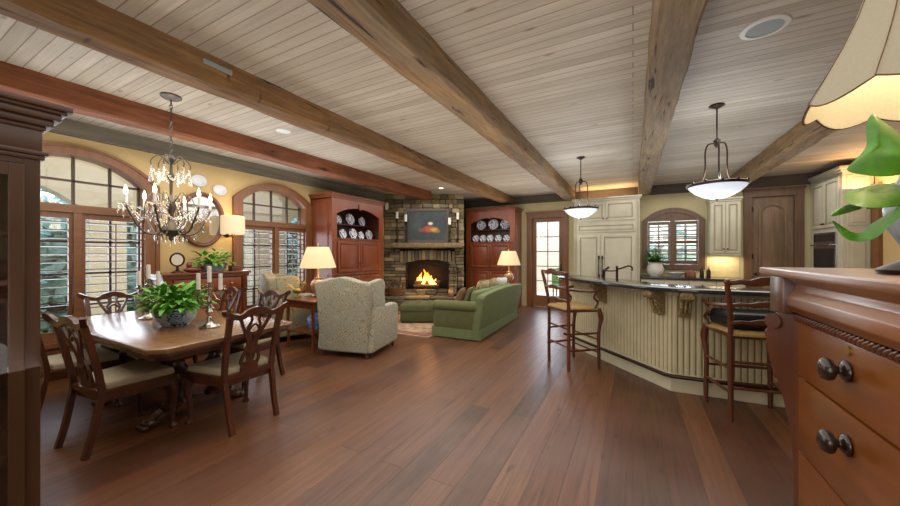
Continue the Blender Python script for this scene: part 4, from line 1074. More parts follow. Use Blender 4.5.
one('pedestal', 'mahogany', t, lambda b: b.lathe([(.03, .12), (.05, .2), (.03, .3), (.035, .5), (.06, .62), (.1, .65)], (0, 0, 0), 14))
for k in range(3): a = 2*PI*k/3; one('leg', 'mahogany', t, lambda b: b.tube(curve([(0, 0, .2), (.12*math.cos(a), .12*math.sin(a), .16), (.2*math.cos(a), .2*math.sin(a), .05), (.24*math.cos(a), .24*math.sin(a), .015)], 4), .02, 8))

def sofa():
    # local: faces -y, width along x
    L = 2.28; t = thing('sofa', 'green upholstered sofa with rolled arms, its back to the kitchen', 'sofa', (-2.61, 6.13, .0), -PI/2+.035)
    G, g2 = 'sofa_green', 'sofa_green_dark'
    one('base', G, t, lambda b: b.box(-L/2+.02, L/2-.02, -.44, .36, .14, .36, .015))
    def skirt(b):
        a, c, n = L/2, .47, 1
        for x0, x1, y0, y1 in ((-a, a, -.46, -.44), (-a, a, .40, .42), (-a, -a+.02, -.44, .40), (a-.02, a, -.44, .40)): b.box(x0, x1, y0, y1, .012, .17, .004)
        for x in (-a-.003, a-.017): b.box(x, x+.02, -.46, -.42, .012, .18)
        for x in (-a+.0, a-.03): b.box(x, x+.03, .405, .43, .012, .17, .004)
    one('skirt', G, t, skirt, smooth=0)
    fl = lambda x, y, z: (x*(1+.05*max(0, (z-.2))), y+.20*max(0, z-.2), z)
    one('backrest', G, t, lambda b: b.prism([(-L/2, .15), (L/2, .15), (L/2, .70), (L/2-.05, .75), (.5, .78), (0, .79), (-.5, .78), (-L/2+.05, .75), (-L/2, .70)], 'xz', .27, .41, .025, 3, fn=fl))
    for s in (-1, 1):
        def arm(b):
            x = s*(L/2-.11); b.box(x-.10, x+.11 if s > 0 else x+.10, -.42, .34, .16, .52, .02)
            b.sweep([(x+s*.01, -.43, .52), (x+s*.01, .36, .53)], lambda i, q: [(.13*math.cos(2*PI*k/18), .095*math.sin(2*PI*k/18)) for k in range(18)])
        one('arm', g2 if s > 0 else G, t, arm)  # near arm in the darker green: its shade is put into the colour
        one('arm_welt', g2, t, lambda b: b.tube([(s*(L/2-.10)+.12*math.cos(2*PI*k/20), -.432, .52+.088*math.sin(2*PI*k/20)) for k in range(20)], .008, 6, closed=True))
    for k in range(3):
        w = (L-.44)/3; x0 = -L/2+.22+k*w
        one('seat_cushion', G, t, lambda b: b.box(x0+.004, x0+w-.004, -.50, .24, .36, .50, .04, 3))
    for k in range(3):
        w = (L-.44)/3; x0 = -L/2+.22+k*w
        one('back_cushion', G, t, lambda b: b.box(x0+.004, x0+w-.004, .12, .30, .50, .78, .06, 3, fn=lambda x, y, z: (x, y+.18*(z-.5), z)))
    return t
sofa()
def pillow(loc, rz, tilt, s, mat, label):
    def f(b):
        n = 10; top = []; 
        for sg in (1, -1):
            g = []
            for i in range(n+1):
                row = []
                for j in range(n+1):
                    u, v = 2*i/n-1, 2*j/n-1
                    h = .085*max(0, (1-u**4)*(1-v**4))**.6; pin = 1-.06*(1-abs(u))*(v*v)-.0
                    row.append(b.bm.verts.new((u*s/2*(1-.08*(1-v*v)), sg*h, (v*s/2)*(1-.08*(1-u*u)))))
                g.append(row)
            for i in range(n):
                for j in range(n): b.bm.faces.new((g[i][j], g[i+1][j], g[i+1][j+1], g[i][j+1]))
        bmesh.ops.remove_doubles(b.bm, verts=b.bm.verts[:], dist=1e-4)
    t = thing('throw_pillow', label, 'pillow', loc, rz, 'pillows on the green sofa')
    p = one('cover', mat, t, f, smooth=1.5); p.rotation_euler = (tilt, 0, 0)
    q = one('piping', 'gold' if mat == 'floral_pillow' else 'brown_pillow', t, lambda b: b.tube([(s/2*.97*(abs(math.cos(a))**.5)*(1 if math.cos(a) > 0 else -1), 0, s/2*.97*(abs(math.sin(a))**.5)*(1 if math.sin(a) > 0 else -1)) for a in [2*PI*k/40+.01 for k in range(40)]], .007, 5, closed=True)); q.rotation_euler = (tilt, 0, 0)
pillow((-2.52, 5.40, .655), -PI/2+.3, -.4, .38, 'sofa_green_dark', 'green pillow leaning at the near end of the sofa')
pillow((-2.66, 5.36, .64), -PI/2+.5, -.4, .36, 'brown_pillow', 'brown fringed pillow in front of the green one, near sofa end')
pillow((-2.50, 5.90, .71), -PI/2, -.25, .44, 'floral_pillow', 'tan floral pillow, nearest of the pair on the sofa middle')
pillow((-2.50, 6.36, .71), -PI/2+.1, -.25, .44, 'floral_pillow', 'tan floral pillow, farther of the pair on the sofa middle')
pillow((-2.48, 6.84, .71), -PI/2-.1, -.25, .44, 'white_pot', 'pale cream pillow at the far end of the sofa')

def ottoman():
    t = thing('ottoman', 'dark green tufted ottoman in front of the fireplace', 'ottoman', (-3.87, 6.02, .012), FPR)
    t.scale = (1, 1, .9)
    def cush(b):
        nx, ny = 24, 16; W, D = .46, .33; g = []
        def bt(x, y):
            d = 9
            for i in range(4):
                for j in range(3):
                    bx, by = -.33+.22*i, -.2+.2*j; d = min(d, math.hypot(x-bx, y-by))
            return .03*math.exp(-(d/.045)**2)
        for i in range(nx+1):
            row = []
            for j in range(ny+1):
                u, v = 2*i/nx-1, 2*j/ny-1; e = max(abs(u), abs(v))
                z = .42-bt(u*W, v*D)-(.035*max(0, (e-.85)/.15)**2)
                row.append(b.bm.verts.new((u*W, v*D, z)))
            g.append(row)
        for i in range(nx):
            for j in range(ny): b.bm.faces.new((g[i][j], g[i+1][j], g[i+1][j+1], g[i][j+1]))
        bd = [g[i][0] for i in range(nx+1)]+[g[nx][j] for j in range(1, ny+1)]+[g[i][ny] for i in range(nx-1, -1, -1)]+[g[0][j] for j in range(ny-1, 0, -1)]
        lo = [b.bm.verts.new((v.co.x*.985, v.co.y*.985, .27)) for v in bd]; k = len(bd)
        for i in range(k): b.bm.faces.new((bd[i], lo[i], lo[(i+1) % k], bd[(i+1) % k]))
        b.bm.faces.new(lo)
    one('cushion', 'ottoman_green', t, cush, smooth=1)
    one('skirt', 'ottoman_green', t, lambda b: b.box(-.445, .445, -.315, .315, .03, .28, .012))
    for sx in (-1, 1):
        for sy in (-1, 1): one('leg', 'chair_wood', t, lambda b: b.tube([(sx*.4, sy*.27, .04), (sx*.4, sy*.27, 0)], .025, 8))
    for i in range(4):
        for j in range(3): one('button', 'ottoman_green', t, lambda b: b.ball((-.33+.22*i, -.2+.2*j, .392), (.014, .014, .008), 8))
ottoman()
t = thing('area_rug', 'faded rose and cream rug under the ottoman', 'rug', (-3.95, 6.02, 0))
one('field', 'rug', t, lambda b: b.box(-.95, .95, -1.2, 1.1, 0, .012), smooth=0); one('border', 'rug_border', t, lambda b: b.ring([(-.9, -1.15), (.9, -1.15), (.9, 1.05), (-.9, 1.05)], [(-.75, -1.0), (.75, -1.0), (.75, .9), (-.75, .9)], 'xy', .008, .0135), smooth=0)

# ------------------------------------------------------------------ kitchen
def cab_door(b, x0, x1, y, z0, z1, f=.055, t=.022, axis='y'):
    """raised-panel door, face at y (towards -y)"""
    b.box(x0, x0+f, y-t, y, z0, z1, .003); b.box(x1-f, x1, y-t, y, z0, z1, .003); b.box(x0+f, x1-f, y-t, y, z0, z0+f, .003); b.box(x0+f, x1-f, y-t, y, z1-f, z1, .003)
    b.box(x0+f, x1-f, y-.008, y, z0+f, z1-f)
    if x1-x0 > 2*f+.08 and z1-z0 > 2*f+.08: b.box(x0+f+.022, x1-f-.022, y-t+.003, y-.006, z0+f+.022, z1-f-.022, .01)
def door_glaze(b, x0, x1, y, z0, z1, f=.055):
    for a, c, d, e in ((x0+f-.004, x0+f+.006, z0+f, z1-f), (x1-f-.006, x1-f+.004, z0+f, z1-f), (x0+f, x1-f, z0+f-.004, z0+f+.006), (x0+f, x1-f, z1-f-.006, z1-f+.004)): b.box(a, c, y-.0235, y-.0045, d, e)
def kdoor(root, name, x0, x1, y, z0, z1, knobs=(), f=.055):
    d = one(name, 'cream_paint', root, lambda b: cab_door(b, x0, x1, y, z0, z1, f), smooth=.3)
    one('glaze_line', 'cream_glaze', d, lambda b: door_glaze(b, x0, x1, y, z0, z1, f), smooth=0)
    for kx, kz in knobs: one('knob', 'bronze', d, lambda b: (b.ball((kx, y-.042, kz), .016, 8), b.tube([(kx, y-.022, kz), (kx, y-.04, kz)], .006, 6)))
    return d
def fridge():
    x0, x1 = -1.22, .13; cx = (x0+x1)/2; t = thing('refrigerator_cabinet', 'tall cream panelled refrigerator cabinet with bronze handles', 'cabinet', (cx, 8.4, 0)); a, c = x0-cx, x1-cx
    one('carcass', 'cream_paint', t, lambda b: b.box(a, c, .0, .59, 0, 2.62, .004), smooth=0)
    one('crown', 'cream_paint', t, lambda b: (b.box(a-.02, c+.02, -.02, .59, 2.6, 2.64, .008), b.box(a-.045, c+.045, -.045, .59, 2.64, 2.675, .012)), smooth=.4)
    one('fluted_trim', 'cream_glaze', t, lambda b: [b.box(q, q+.008, -.004, .002, .1, 2.55) for q in (a+.02, a+.045, c-.05, c-.025)], smooth=0)
    L, R = a+.075, c-.085; m = -.645-.0+.0; sp = -.645-cx
    kdoor(t, 'upper_door', L, (L+R)/2-.003, 0, 2.15, 2.57, [((L+R)/2-.04, 2.2)]); kdoor(t, 'upper_door', (L+R)/2+.003, R, 0, 2.15, 2.57, [((L+R)/2+.04, 2.2)])
    kdoor(t, 'grille_panel', L, R, 0, 1.89, 2.08, f=.04)
    for p0, p1, hx in ((L, sp-.004, sp-.035), (sp+.004, R, sp+.035)):
        d = kdoor(t, 'tall_door', p0, p1, 0, .12, 1.84, f=.07)
        def hd(b):
            b.tube(curve([(hx, -.02, 1.32), (hx, -.065, 1.29), (hx, -.07, 1.1), (hx, -.065, .93), (hx, -.02, .9)], 5), .011, 8); b.box(hx-.02, hx+.02, -.03, -.02, 1.28, 1.36, .004); b.box(hx-.02, hx+.02, -.03, -.02, .86, .94, .004)
        one('handle', 'bronze', d, hd)
fridge()
def base_cab(x0, x1, label, sink=False):
    cx = (x0+x1)/2; t = thing('base_cabinet', label, 'cabinet', (cx, 8.42, 0), 0, 'cream base cabinets under the kitchen window'); a, c = x0-cx, x1-cx
    one('carcass', 'cream_paint', t, lambda b: (b.box(a, c, 0, .57, .1, .87), b.box(a, c, .06, .57, 0, .1)), smooth=0)
    n = 2; w = (c-a)/n
    for k in range(n):
        kdoor(t, 'door', a+k*w+.006, a+(k+1)*w-.006, 0, .12, .66, [(0+(-.04 if k == 0 else .04), .58)])
        dr = one('drawer', 'cream_paint', t, lambda b: b.box(a+k*w+.006, a+(k+1)*w-.006, -.022, 0, .69, .85, .006)); one('knob', 'bronze', dr, lambda b: b.ball((a+(k+.5)*w, -.04, .77), .016, 8))
base_cab(.15, 1.0, 'cream base cabinet left half of the run under the kitchen window'); base_cab(1.0, 1.9, 'cream base cabinet right half of the run, beside the wooden door')
o = one('kitchen_countertop', 'granite', None, lambda b: b.box(.145, 1.93, 8.37, YB-.005, .87, .91, .006)); tag(o, 'dark stone countertop along the wall under the kitchen window', 'countertop')
o = one('backsplash', 'backsplash', None, lambda b: b.box(1.385, 1.93, YB-.012, YB-.001, .912, 1.40)); tag(o, 'beige stone backsplash under the cream wall cabinet', 'backsplash')
t = thing('wall_cabinet', 'narrow cream wall cabinet right of the kitchen window', 'cabinet', (1.64, 8.67, 0))
one('carcass', 'cream_paint', t, lambda b: b.box(-.245, .245, 0, .325, 1.40, 2.46), smooth=0); one('crown', 'cream_paint', t, lambda b: (b.box(-.26, .26, -.015, .325, 2.46, 2.50, .008), b.box(-.275, .275, -.035, .325, 2.50, 2.54, .01)))
kdoor(t, 'door', -.235, -.003, 0, 1.42, 2.44, [(-.03, 1.50)], .05); kdoor(t, 'door', .003, .235, 0, 1.42, 2.44, [(.03, 1.50)], .05)
one('light_rail', 'cream_paint', t, lambda b: b.box(-.245, .245, -.01, .01, 1.37, 1.40), smooth=0)
t = thing('kitchen_fern', 'fern in a round white pot on the counter by the kitchen window', 'plant', (.42, 8.58, .91))
one('pot', 'white_pot', t, lambda b: b.lathe([(0, 0), (.09, 0), (.15, .08), (.165, .17), (.13, .27), (.12, .29), (.14, .31), (.11, .31), (.1, .27), (0, .26)], (0, 0, 0), 24))
def fern(b):
    r2 = random.Random(3)
    for k in range(40):
        a = r2.uniform(0, 2*PI); e = r2.uniform(.5, 1.4); L = r2.uniform(.28, .42)
        P = [Vector((math.cos(a)*L*q*math.cos(e), math.sin(a)*L*q*math.cos(e), .29+L*q*math.sin(e)-.22*q*q*L*2*math.cos(e))) for q in (0, .2, .4, .6, .8, 1)]
        b.tube(P, .003, 4); sd = Vector((-math.sin(a), math.cos(a), 0))
        for i in range(1, 6):
            for s in (-1, 1):
                for h in (0, .5):
                    p = P[i-1].lerp(P[i], h+.4 if h+.4 < 1 else 1); b.leaf(p, sd*s+(P[i]-P[i-1]).normalized()*.5, .085*(1.15-i*.13), .04, (0, 0, 1), .3)
one('fronds', 'leaf_dark', t, fern, smooth=0)
t = thing('fruit_bowl', 'white bowl on the dark counter under the kitchen window', 'bowl', (.80, 8.6, .91))
one('bowl', 'white_china', t, lambda b: b.lathe([(0, 0), (.06, 0), (.07, .015), (.14, .06), (.18, .1), (.172, .1), (.13, .065), (.06, .025), (0, .02)], (0, 0, 0), 24))
for k, (x, col, lab) in enumerate(((1.05, 'rug_border', 'small reddish canister on the counter right of the white bowl'), (1.25, 'bronze', 'slim dark soap bottle on the counter beside the window frame'), (1.36, 'bronze', 'slim dark soap bottle on the counter nearest the wall cabinet'))):
    t = thing('canister' if k == 0 else 'soap_bottle', lab, 'canister' if k == 0 else 'bottle', (x, 8.62, .91))
    if k == 0: one('body', col, t, lambda b: b.lathe([(0, 0), (.09, 0), (.1, .02), (.1, .1), (.085, .12), (0, .12)], (0, 0, 0), 18)); one('lid', col, t, lambda b: b.lathe([(0, .12), (.088, .12), (.06, .145), (.015, .15), (.018, .17), (0, .175)], (0, 0, 0), 18))
    else: one('body', col, t, lambda b: b.lathe([(0, 0), (.035, 0), (.037, .02), (.035, .14), (.015, .17), (.014, .19), (0, .19)], (0, 0, 0), 14)); one('pump', 'bronze', t, lambda b: b.tube([(0, 0, .19), (0, 0, .24), (0, -.05, .24)], .006, 6))

def oven_tower():
    t = thing('oven_cabinet', 'tall cream kitchen cabinet with built-in oven by the right wall', 'cabinet', (2.99, 8.42, 0), -PI/2)   # local -y -> -X ; local x -> -Y
    w = .55; D = .35
    one('carcass', 'cream_paint', t, lambda b: b.box(-w, w, 0, D, 0, 2.74, .004), smooth=0)
    one('crown', 'cream_paint', t, lambda b: (b.box(-w, w+.03, -.03, D, 2.74, 2.78, .008), b.box(-w, w+.06, -.06, D, 2.78, 2.83, .012)), smooth=.4)
    for s in (-1, 1): a, c = sorted((s*.004, s*(w-.07))); kdoor(t, 'door', a, c, 0, 1.86, 2.68, [(s*.035, 1.93)], .06)
    kdoor(t, 'drawer_front', -w+.07, w-.07, 0, .15, .75, f=.06)
    def op(b): b.box(-.40, .40, -.02, 0, .85, 1.78, .004)
    ov = one('oven', 'steel', t, op, smooth=0)
    one('oven_window', 'oven_black', ov, lambda b: (b.box(-.36, .36, -.026, -.02, .95, 1.50, .003), b.box(-.38, .38, -.026, -.02, 1.62, 1.75, .003)), smooth=0)
    one('oven_handle', 'steel', ov, lambda b: (b.tube([(-.34, -.07, 1.56), (.34, -.07, 1.56)], .014, 8), b.tube([(-.3, -.02, 1.56), (-.3, -.07, 1.56)], .009, 6), b.tube([(.3, -.02, 1.56), (.3, -.07, 1.56)], .009, 6)))
    def ep(b):
        x = w
        for z0, z1 in ((.2, 1.0), (1.1, 1.75), (1.86, 2.68)):
            b.prism([(.05, z0), (D-.05, z0), (D-.05, z1), (.05, z1)], 'yz', x, x+.012, .004); b.prism([(.1, z0+.05), (D-.1, z0+.05), (D-.1, z1-.05), (.1, z1-.05)], 'yz', x+.01, x+.022, .006)
    one('end_panel', 'cream_paint', t, ep, smooth=0)
oven_tower()

# island ---------------------------------------------------------------
A0 = Vector((-.86, 5.54)); C0 = Vector((.355, 4.19)); R0 = Vector((2.15, 4.29))
def offset_path(P, d):
    """offset an open 2d path to its left by d"""
    out = []
    for i, p in enumerate(P):
        n = Vector((0, 0))
        ns = []
        for a, b in ((i-1, i), (i, i+1)):
            if a >= 0 and b < len(P): e = (P[b]-P[a]).normalized(); ns.append(Vector((-e.y, e.x)))
        if len(ns) == 2: m = (ns[0]+ns[1]).normalized(); out.append(p+m*d/max(.3, m.dot(ns[0])))
        else: out.append(p+ns[0]*d)
    return out
front = [A0, C0, R0]
def island():
    t = thing('kitchen_island', 'angled cream beadboard bar island with carved brackets and foot rail', 'kitchen island', (0, 0, 0))
    inner = offset_path(front, .75)
    one('body', 'cream_paint', t, lambda b: (b.prism([tuple(p) for p in offset_path(front, .012)]+[tuple(p) for p in offset_path(front, .16)[::-1]], 'xy', .0, 1.03), b.prism([tuple(p) for p in offset_path(front, .16)]+[tuple(p) for p in inner[::-1]], 'xy', 0, .87)), smooth=0)
    gr = MB(); bd = MB()
    gr.prism([tuple(p) for p in front]+[tuple(p) for p in offset_path(front, .013)[::-1]], 'xy', .17, 1.03)
    for p, q in zip(front, front[1:]):
        e = q-p; L = e.length; e = e.normalized(); nn = Vector((e.y, -e.x)); n = round(L/.052)
        for k in range(n):
            a = p+e*(L*k/n+.004); c = p+e*(L*(k+1)/n-.004); o1 = nn*.008
            bd.prism([tuple(a), tuple(a+o1*.7+e*.003), tuple(a+o1+e*.008), tuple(c+o1-e*.008), tuple(c+o1*.7-e*.003), tuple(c)], 'xy', .17, 1.0)
    gr.build('beadboard_backing', 'bead_groove', t, smooth=0); bd.build('beadboard', 'bead_cream', t, smooth=.5)
    o1 = offset_path(front, -.03); 
    one('toe_board', 'toe_cream', t, lambda b: (b.prism([tuple(p) for p in o1]+[tuple(p) for p in front[::-1]], 'xy', 0, .15), b.prism([tuple(p) for p in offset_path(front, -.02)]+[tuple(p) for p in front[::-1]], 'xy', .15, .18), b.prism([tuple(p) for p in offset_path(front, -.022)]+[tuple(p) for p in front[::-1]], 'xy', .985, 1.03)), smooth=0)
    rl = offset_path(front, -.10)
    fr_ = one('foot_rail', 'bronze', t, lambda b: b.tube([(p.x, p.y, .175) for p in (rl[0], rl[0].lerp(rl[1], .5), rl[1].lerp(rl[0], .02), rl[1].lerp(rl[2], .02), rl[2])], .019, 10))
    for s, fq in ((0, .1), (0, .5), (0, .93), (1, .12), (1, .5), (1, .9)):
        p = rl[s].lerp(rl[s+1], fq); e = (front[s+1]-front[s]).normalized(); nn = Vector((e.y, -e.x)); w = p-nn*.08
        one('rail_bracket', 'bronze', fr_, lambda b: b.tube([(p.x, p.y, .17), (w.x, w.y, .15)], .009, 7))
    def corbel(pos, e):
        nn = Vector((e.y, -e.x)); M = Matrix(((e.x, -nn.x, 0, pos.x), (e.y, -nn.y, 0, pos.y), (0, 0, 1, 0), (0, 0, 0, 1)))   # local -y outwards
        pr = [(.0, 1.03), (-.20, 1.03), (-.205, 1.0), (-.19, .97), (-.155, .95), (-.12, .925), (-.105, .89), (-.10, .86), (-.075, .83), (-.05, .80), (-.03, .775), (-.0, .765)]
        def f(b):
            b.prism(pr, 'yz', -.045, .045, .006, 1, M)
            for (y, z, r) in ((-.17, .985, .034), (-.045, .80, .03)):
                cpts = [M @ Vector((x, y, z)) for x in (-.055, .055)]; b.tube(cpts, r, 12)
            for i, (y, z) in enumerate(((-.14, .95), (-.115, .915), (-.105, .88), (-.085, .845), (-.06, .82))):
                for s in (-1, 0, 1):
                    b.ball(M @ Vector((s*.034, y-.006, z)), (.017, .017, .024), 8)
                b.ball(M @ Vector((0, y-.018, z-.005)), (.012, .02, .02), 8)
        one('corbel', 'gilt_corbel', t, f)
    e1 = (C0-A0).normalized(); e2 = (R0-C0).normalized()
    L1 = (C0-A0).length
    corbel(A0.lerp(C0, .44), e1); corbel(A0.lerp(C0, .935), e1); corbel(C0+e2*.10, e2); corbel(C0+e2*.92, e2); corbel(C0+e2*1.55, e2)
island()
fr2 = [Vector(p) for p in ((-1.02, 5.28), (-.70, 4.86), (-.32, 4.45), (.0, 4.19), (.25, 4.05), (.55, 3.985), (.9, 3.99), (1.5, 4.05), (2.2, 4.1))]
fc = [Vector((p.x, p.y)) for p in curve([(p.x, p.y, 0) for p in fr2], 4)]
bk = offset_path(front, .24); bk[0] = bk[0]+Vector((-.1, .12)); bk[2] = bk[2]+Vector((.06, 0))
o = one('bar_counter', 'granite', None, lambda b: b.prism([tuple(p) for p in fc]+[tuple(p) for p in bk[::-1]], 'xy', 1.031, 1.07, .008)); tag(o, 'long dark polished stone bar top curving along the island', 'countertop')
a1, a2 = offset_path(front, .26), offset_path(front, .78)
o = one('island_worktop', 'granite', None, lambda b: b.prism([tuple(p) for p in a1]+[tuple(p) for p in a2[::-1]], 'xy', .871, .91, .004)); tag(o, 'lower dark stone worktop behind the raised bar of the island', 'countertop')
t = thing('cooktop', 'shiny steel cooktop on the lower island worktop', 'cooktop', (.62, 4.72, .911), .05)
one('plate', 'steel', t, lambda b: b.box(-.38, .38, -.2, .2, 0, .012, .004))
for k in range(4): one('burner', 'iron', t, lambda b: b.lathe([(.03, .012), (.08, .012), (.085, .025), (.06, .03), (.0, .03)], ((-.2 if k % 2 else .2), (-.1 if k < 2 else .1), 0), 16))
t = thing('bar_faucet', 'dark bronze bridge faucet at the island bar sink', 'faucet', (-.20, 5.35, .911), FPR)
one('base', 'bronze', t, lambda b: (b.lathe([(0, 0), (.035, 0), (.03, .02), (.018, .05), (.016, .3), (.02, .32), (0, .33)], (0, 0, 0), 14)))
one('spout', 'bronze', t, lambda b: b.tube(curve([(0, 0, .28), (.08, 0, .3), (.16, 0, .325), (.21, 0, .31), (.215, 0, .26)], 5), .012, 8))
one('lever', 'bronze', t, lambda b: (b.tube([(0, 0, .26), (-.1, 0, .255), (-.19, 0, .265)], [.01, .009, .012], 8), b.ball((-.19, 0, .265), .016, 8)))
t = thing('sprayer', 'small dark sprayer standing left of the bar faucet', 'faucet', (-.38, 5.52, .911), FPR)
one('base', 'bronze', t, lambda b: b.lathe([(0, 0), (.028, 0), (.02, .03), (.016, .2), (.022, .24), (0, .25)], (0, 0, 0), 12)); one('head', 'bronze', t, lambda b: b.tube([(-.02, 0, .24), (.07, 0, .30)], [.016, .02], 8))

def make_stool(label, loc, rz):
    """faces +y"""
    t = thing('bar_stool', label, 'bar stool', loc, rz, 'ladder back bar stools'); W = 'stool_wood'
    for s in (-1, 1):
        q = [(s*.215, -.20, 0), (s*.215, -.2, .3), (s*.215, -.2, .72), (s*.232, -.228, .95), (s*.268, -.268, 1.175)]
        one('back_post', W, t, lambda b: (b.tube(curve(q, 4), [.02]+[.021]*15+[.019], 10), b.ball((s*.268, -.268, 1.18), (.024, .02, .024), 8)))
        p = curve([(s*.25, .20, 0), (s*.25, .2, .18), (s*.247, .2, .45), (s*.258, .225, .62), (s*.245, .2, .74)], 4)
        one('leg', W, t, lambda b: b.tube(p, [.017, .019, .02, .021, .021, .02, .02, .021, .022, .022, .023, .026, .03, .031, .03, .028, .026][:len(p)], 10))
        one('arm', W, t, lambda b: (b.tube(curve([(s*.222, -.22, .98), (s*.255, -.08, .965), (s*.275, .08, .955), (s*.27, .19, .965)], 5), .015, 8), b.ball((s*.27, .195, .96), (.02, .025, .018), 8)))
        one('arm_support', W, t, lambda b: (b.tube(curve([(s*.25, .14, .75), (s*.268, .17, .82), (s*.262, .12, .88), (s*.268, .16, .955)], 5), .014, 8)))
        for z in (.24, .44): one('stretcher', W, t, lambda b: b.tube([(s*.215, -.2, z), (s*.235, 0, z), (s*.248, .2, z)], [.011, .014, .011], 8))
    for z, r in ((.20, .013), (.36, .015)): one('stretcher', W, t, lambda b: b.tube([(-.248, .2, z), (0, .2, z), (.248, .2, z)], [.011, r, .011], 8))
    for z in (.28, .5): one('stretcher', W, t, lambda b: b.tube([(-.215, -.2, z), (0, -.2, z), (.215, -.2, z)], [.011, .013, .011], 8))
    for k, z in enumerate((.84, .99, 1.175)):
        yy = -.2-.075*max(0, (z-.72)/.48); h = .034 if k < 2 else .05
        top = [(-.225, z+h*.2), (-.16, z+h*.55), (-.10, z+h*.5), (-.05, z+h*.95), (0, z+h*1.1), (.05, z+h*.95), (.10, z+h*.5), (.16, z+h*.55), (.225, z+h*.2)]
        bot = [(.225, z-h*.6), (.15, z-h*.25), (.08, z-h*.55), (0, z-h*.3), (-.08, z-h*.55), (-.15, z-h*.25), (-.225, z-h*.6)]
        kx = 1.0 if k == 0 else 1.05 if k == 1 else 1.2
        top = [(x*kx, z) for x, z in top]; bot = [(x*kx, z) for x, z in bot]
        one('ladder_slat', W, t, lambda b: b.prism(top+bot, 'xz', yy-.01, yy+.01, .003, fn=lambda x, y, zz: (x, y-.03*(1-(x/.23)**2), zz)))
    one('seat_frame', W, t, lambda b: b.prism([(-.215, -.21), (.215, -.21), (.26, .215), (-.26, .215)], 'xy', .70, .735, .008))
    def seat(b):
        n = 12; g = []
        for i in range(n+1):
            row = []
            for j in range(n+1):
                u, v = 2*i/n-1, 2*j/n-1; hw = .235+.03*v
                z = .765-.012*(1-max(abs(u), abs(v)))-.02*max(0, max(abs(u), abs(v))-.85)/.15+.004*math.cos(PI*(abs(abs(u)-abs(v))*20))
                row.append(b.bm.verts.new((u*hw, v*.225, z)))
            g.append(row)
        for i in range(n):
            for j in range(n): b.bm.faces.new((g[i][j], g[i+1][j], g[i+1][j+1], g[i][j+1]))
        bd = [g[i][0] for i in range(n+1)]+[g[n][j] for j in range(1, n+1)]+[g[i][n] for i in range(n-1, -1, -1)]+[g[0][j] for j in range(n-1, 0, -1)]
        lo = [b.bm.verts.new((v.co.x, v.co.y, .725)) for v in bd]; k = len(bd)
        for i in range(k): b.bm.faces.new((bd[i], lo[i], lo[(i+1) % k], bd[(i+1) % k]))
        b.bm.faces.new(lo)
    one('seat', 'rush', t, seat)
    return t
st = make_stool('ladder-back bar stool with bare rush seat at the left stretch of the island', (-.685, 4.565, 0), -PI/4-.02)
dup(st, (.90, 3.89, 0), .19, 'ladder-back bar stool with black seat cushion, partly behind the chest of drawers')
t = thing('stool_cushion', 'black leather cushion on the right bar stool seat', 'cushion', (.905, 3.885, .764), .19)
one('cover', 'leather_black', t, lambda b: b.prism([(-.20, -.15), (.20, -.15), (.245, .19), (-.245, .19)], 'xy', 0, .14, .05, 4)); one('piping', 'leather_black', t, lambda b: b.tube([(-.205, -.155, .07), (.205, -.155, .07), (.25, .195, .07), (-.25, .195, .07)], .009, 6, closed=True))

def pendant(label, loc, zr):
    t = thing('pendant_lamp', label, 'pendant lamp', loc, 0, 'alabaster bowl pendants over the island'); z0 = zr
    one('canopy', 'bronze', t, lambda b: b.lathe([(0, ZC), (.065, ZC), (.068, ZC-.012), (.04, ZC-.025), (.012, ZC-.04), (0, ZC-.04)], (0, 0, 0), 20))
    one('rod', 'bronze', t, lambda b: (b.tube([(0, 0, ZC-.03), (0, 0, z0+.47)], .007, 8), b.lathe([(0, z0+.5), (.012, z0+.49), (.035, z0+.46), (.02, z0+.44), (.028, z0+.42), (.012, z0+.39), (.0, z0+.38)], (0, 0, 0), 14)))
    for k in range(3):
        a = 2*PI*k/3+.5; P = lambda r, z: (math.cos(a)*r, math.sin(a)*r, z)
        one('arm', 'bronze', t, lambda b: b.tube(curve([P(.02, z0+.44), P(.08, z0+.435), P(.105, z0+.36), P(.105, z0+.2), P(.13, z0+.08), P(.20, z0+.02)], 6), .008, 8))
    one('rim', 'bronze', t, lambda b: b.lathe([(.25, z0-.012), (.262, z0-.005), (.265, z0+.012), (.25, z0+.02), (.235, z0+.012), (.24, z0-.005), (.25, z0-.012)], (0, 0, 0), 36))
    one('finial_cup', 'bronze', t, lambda b: [b.ball((.255*math.cos(2*PI*k/12), .255*math.sin(2*PI*k/12), z0+.025), .012, 6) for k in range(12)])
    one('bowl', 'alabaster', t, lambda b: b.lathe([(.248, z0), (.235, z0-.03), (.19, z0-.075), (.12, z0-.115), (.05, z0-.135), (0, z0-.138), (0, z0-.13), (.05, z0-.127), (.12, z0-.107), (.185, z0-.067), (.228, z0-.025), (.24, z0), (.248, z0)], (0, 0, 0), 36))
    one('finial', 'bronze', t, lambda b: b.lathe([(0, z0-.13), (.02, z0-.138), (.008, z0-.155), (.014, z0-.17), (0, z0-.18)], (0, 0, 0), 12))
pendant('alabaster bowl pendant lamp over the far left end of the island', (-.73, 5.74, 0), 2.115); pendant('alabaster bowl pendant lamp over the near middle of the island', (.76, 4.38, 0), 2.115)

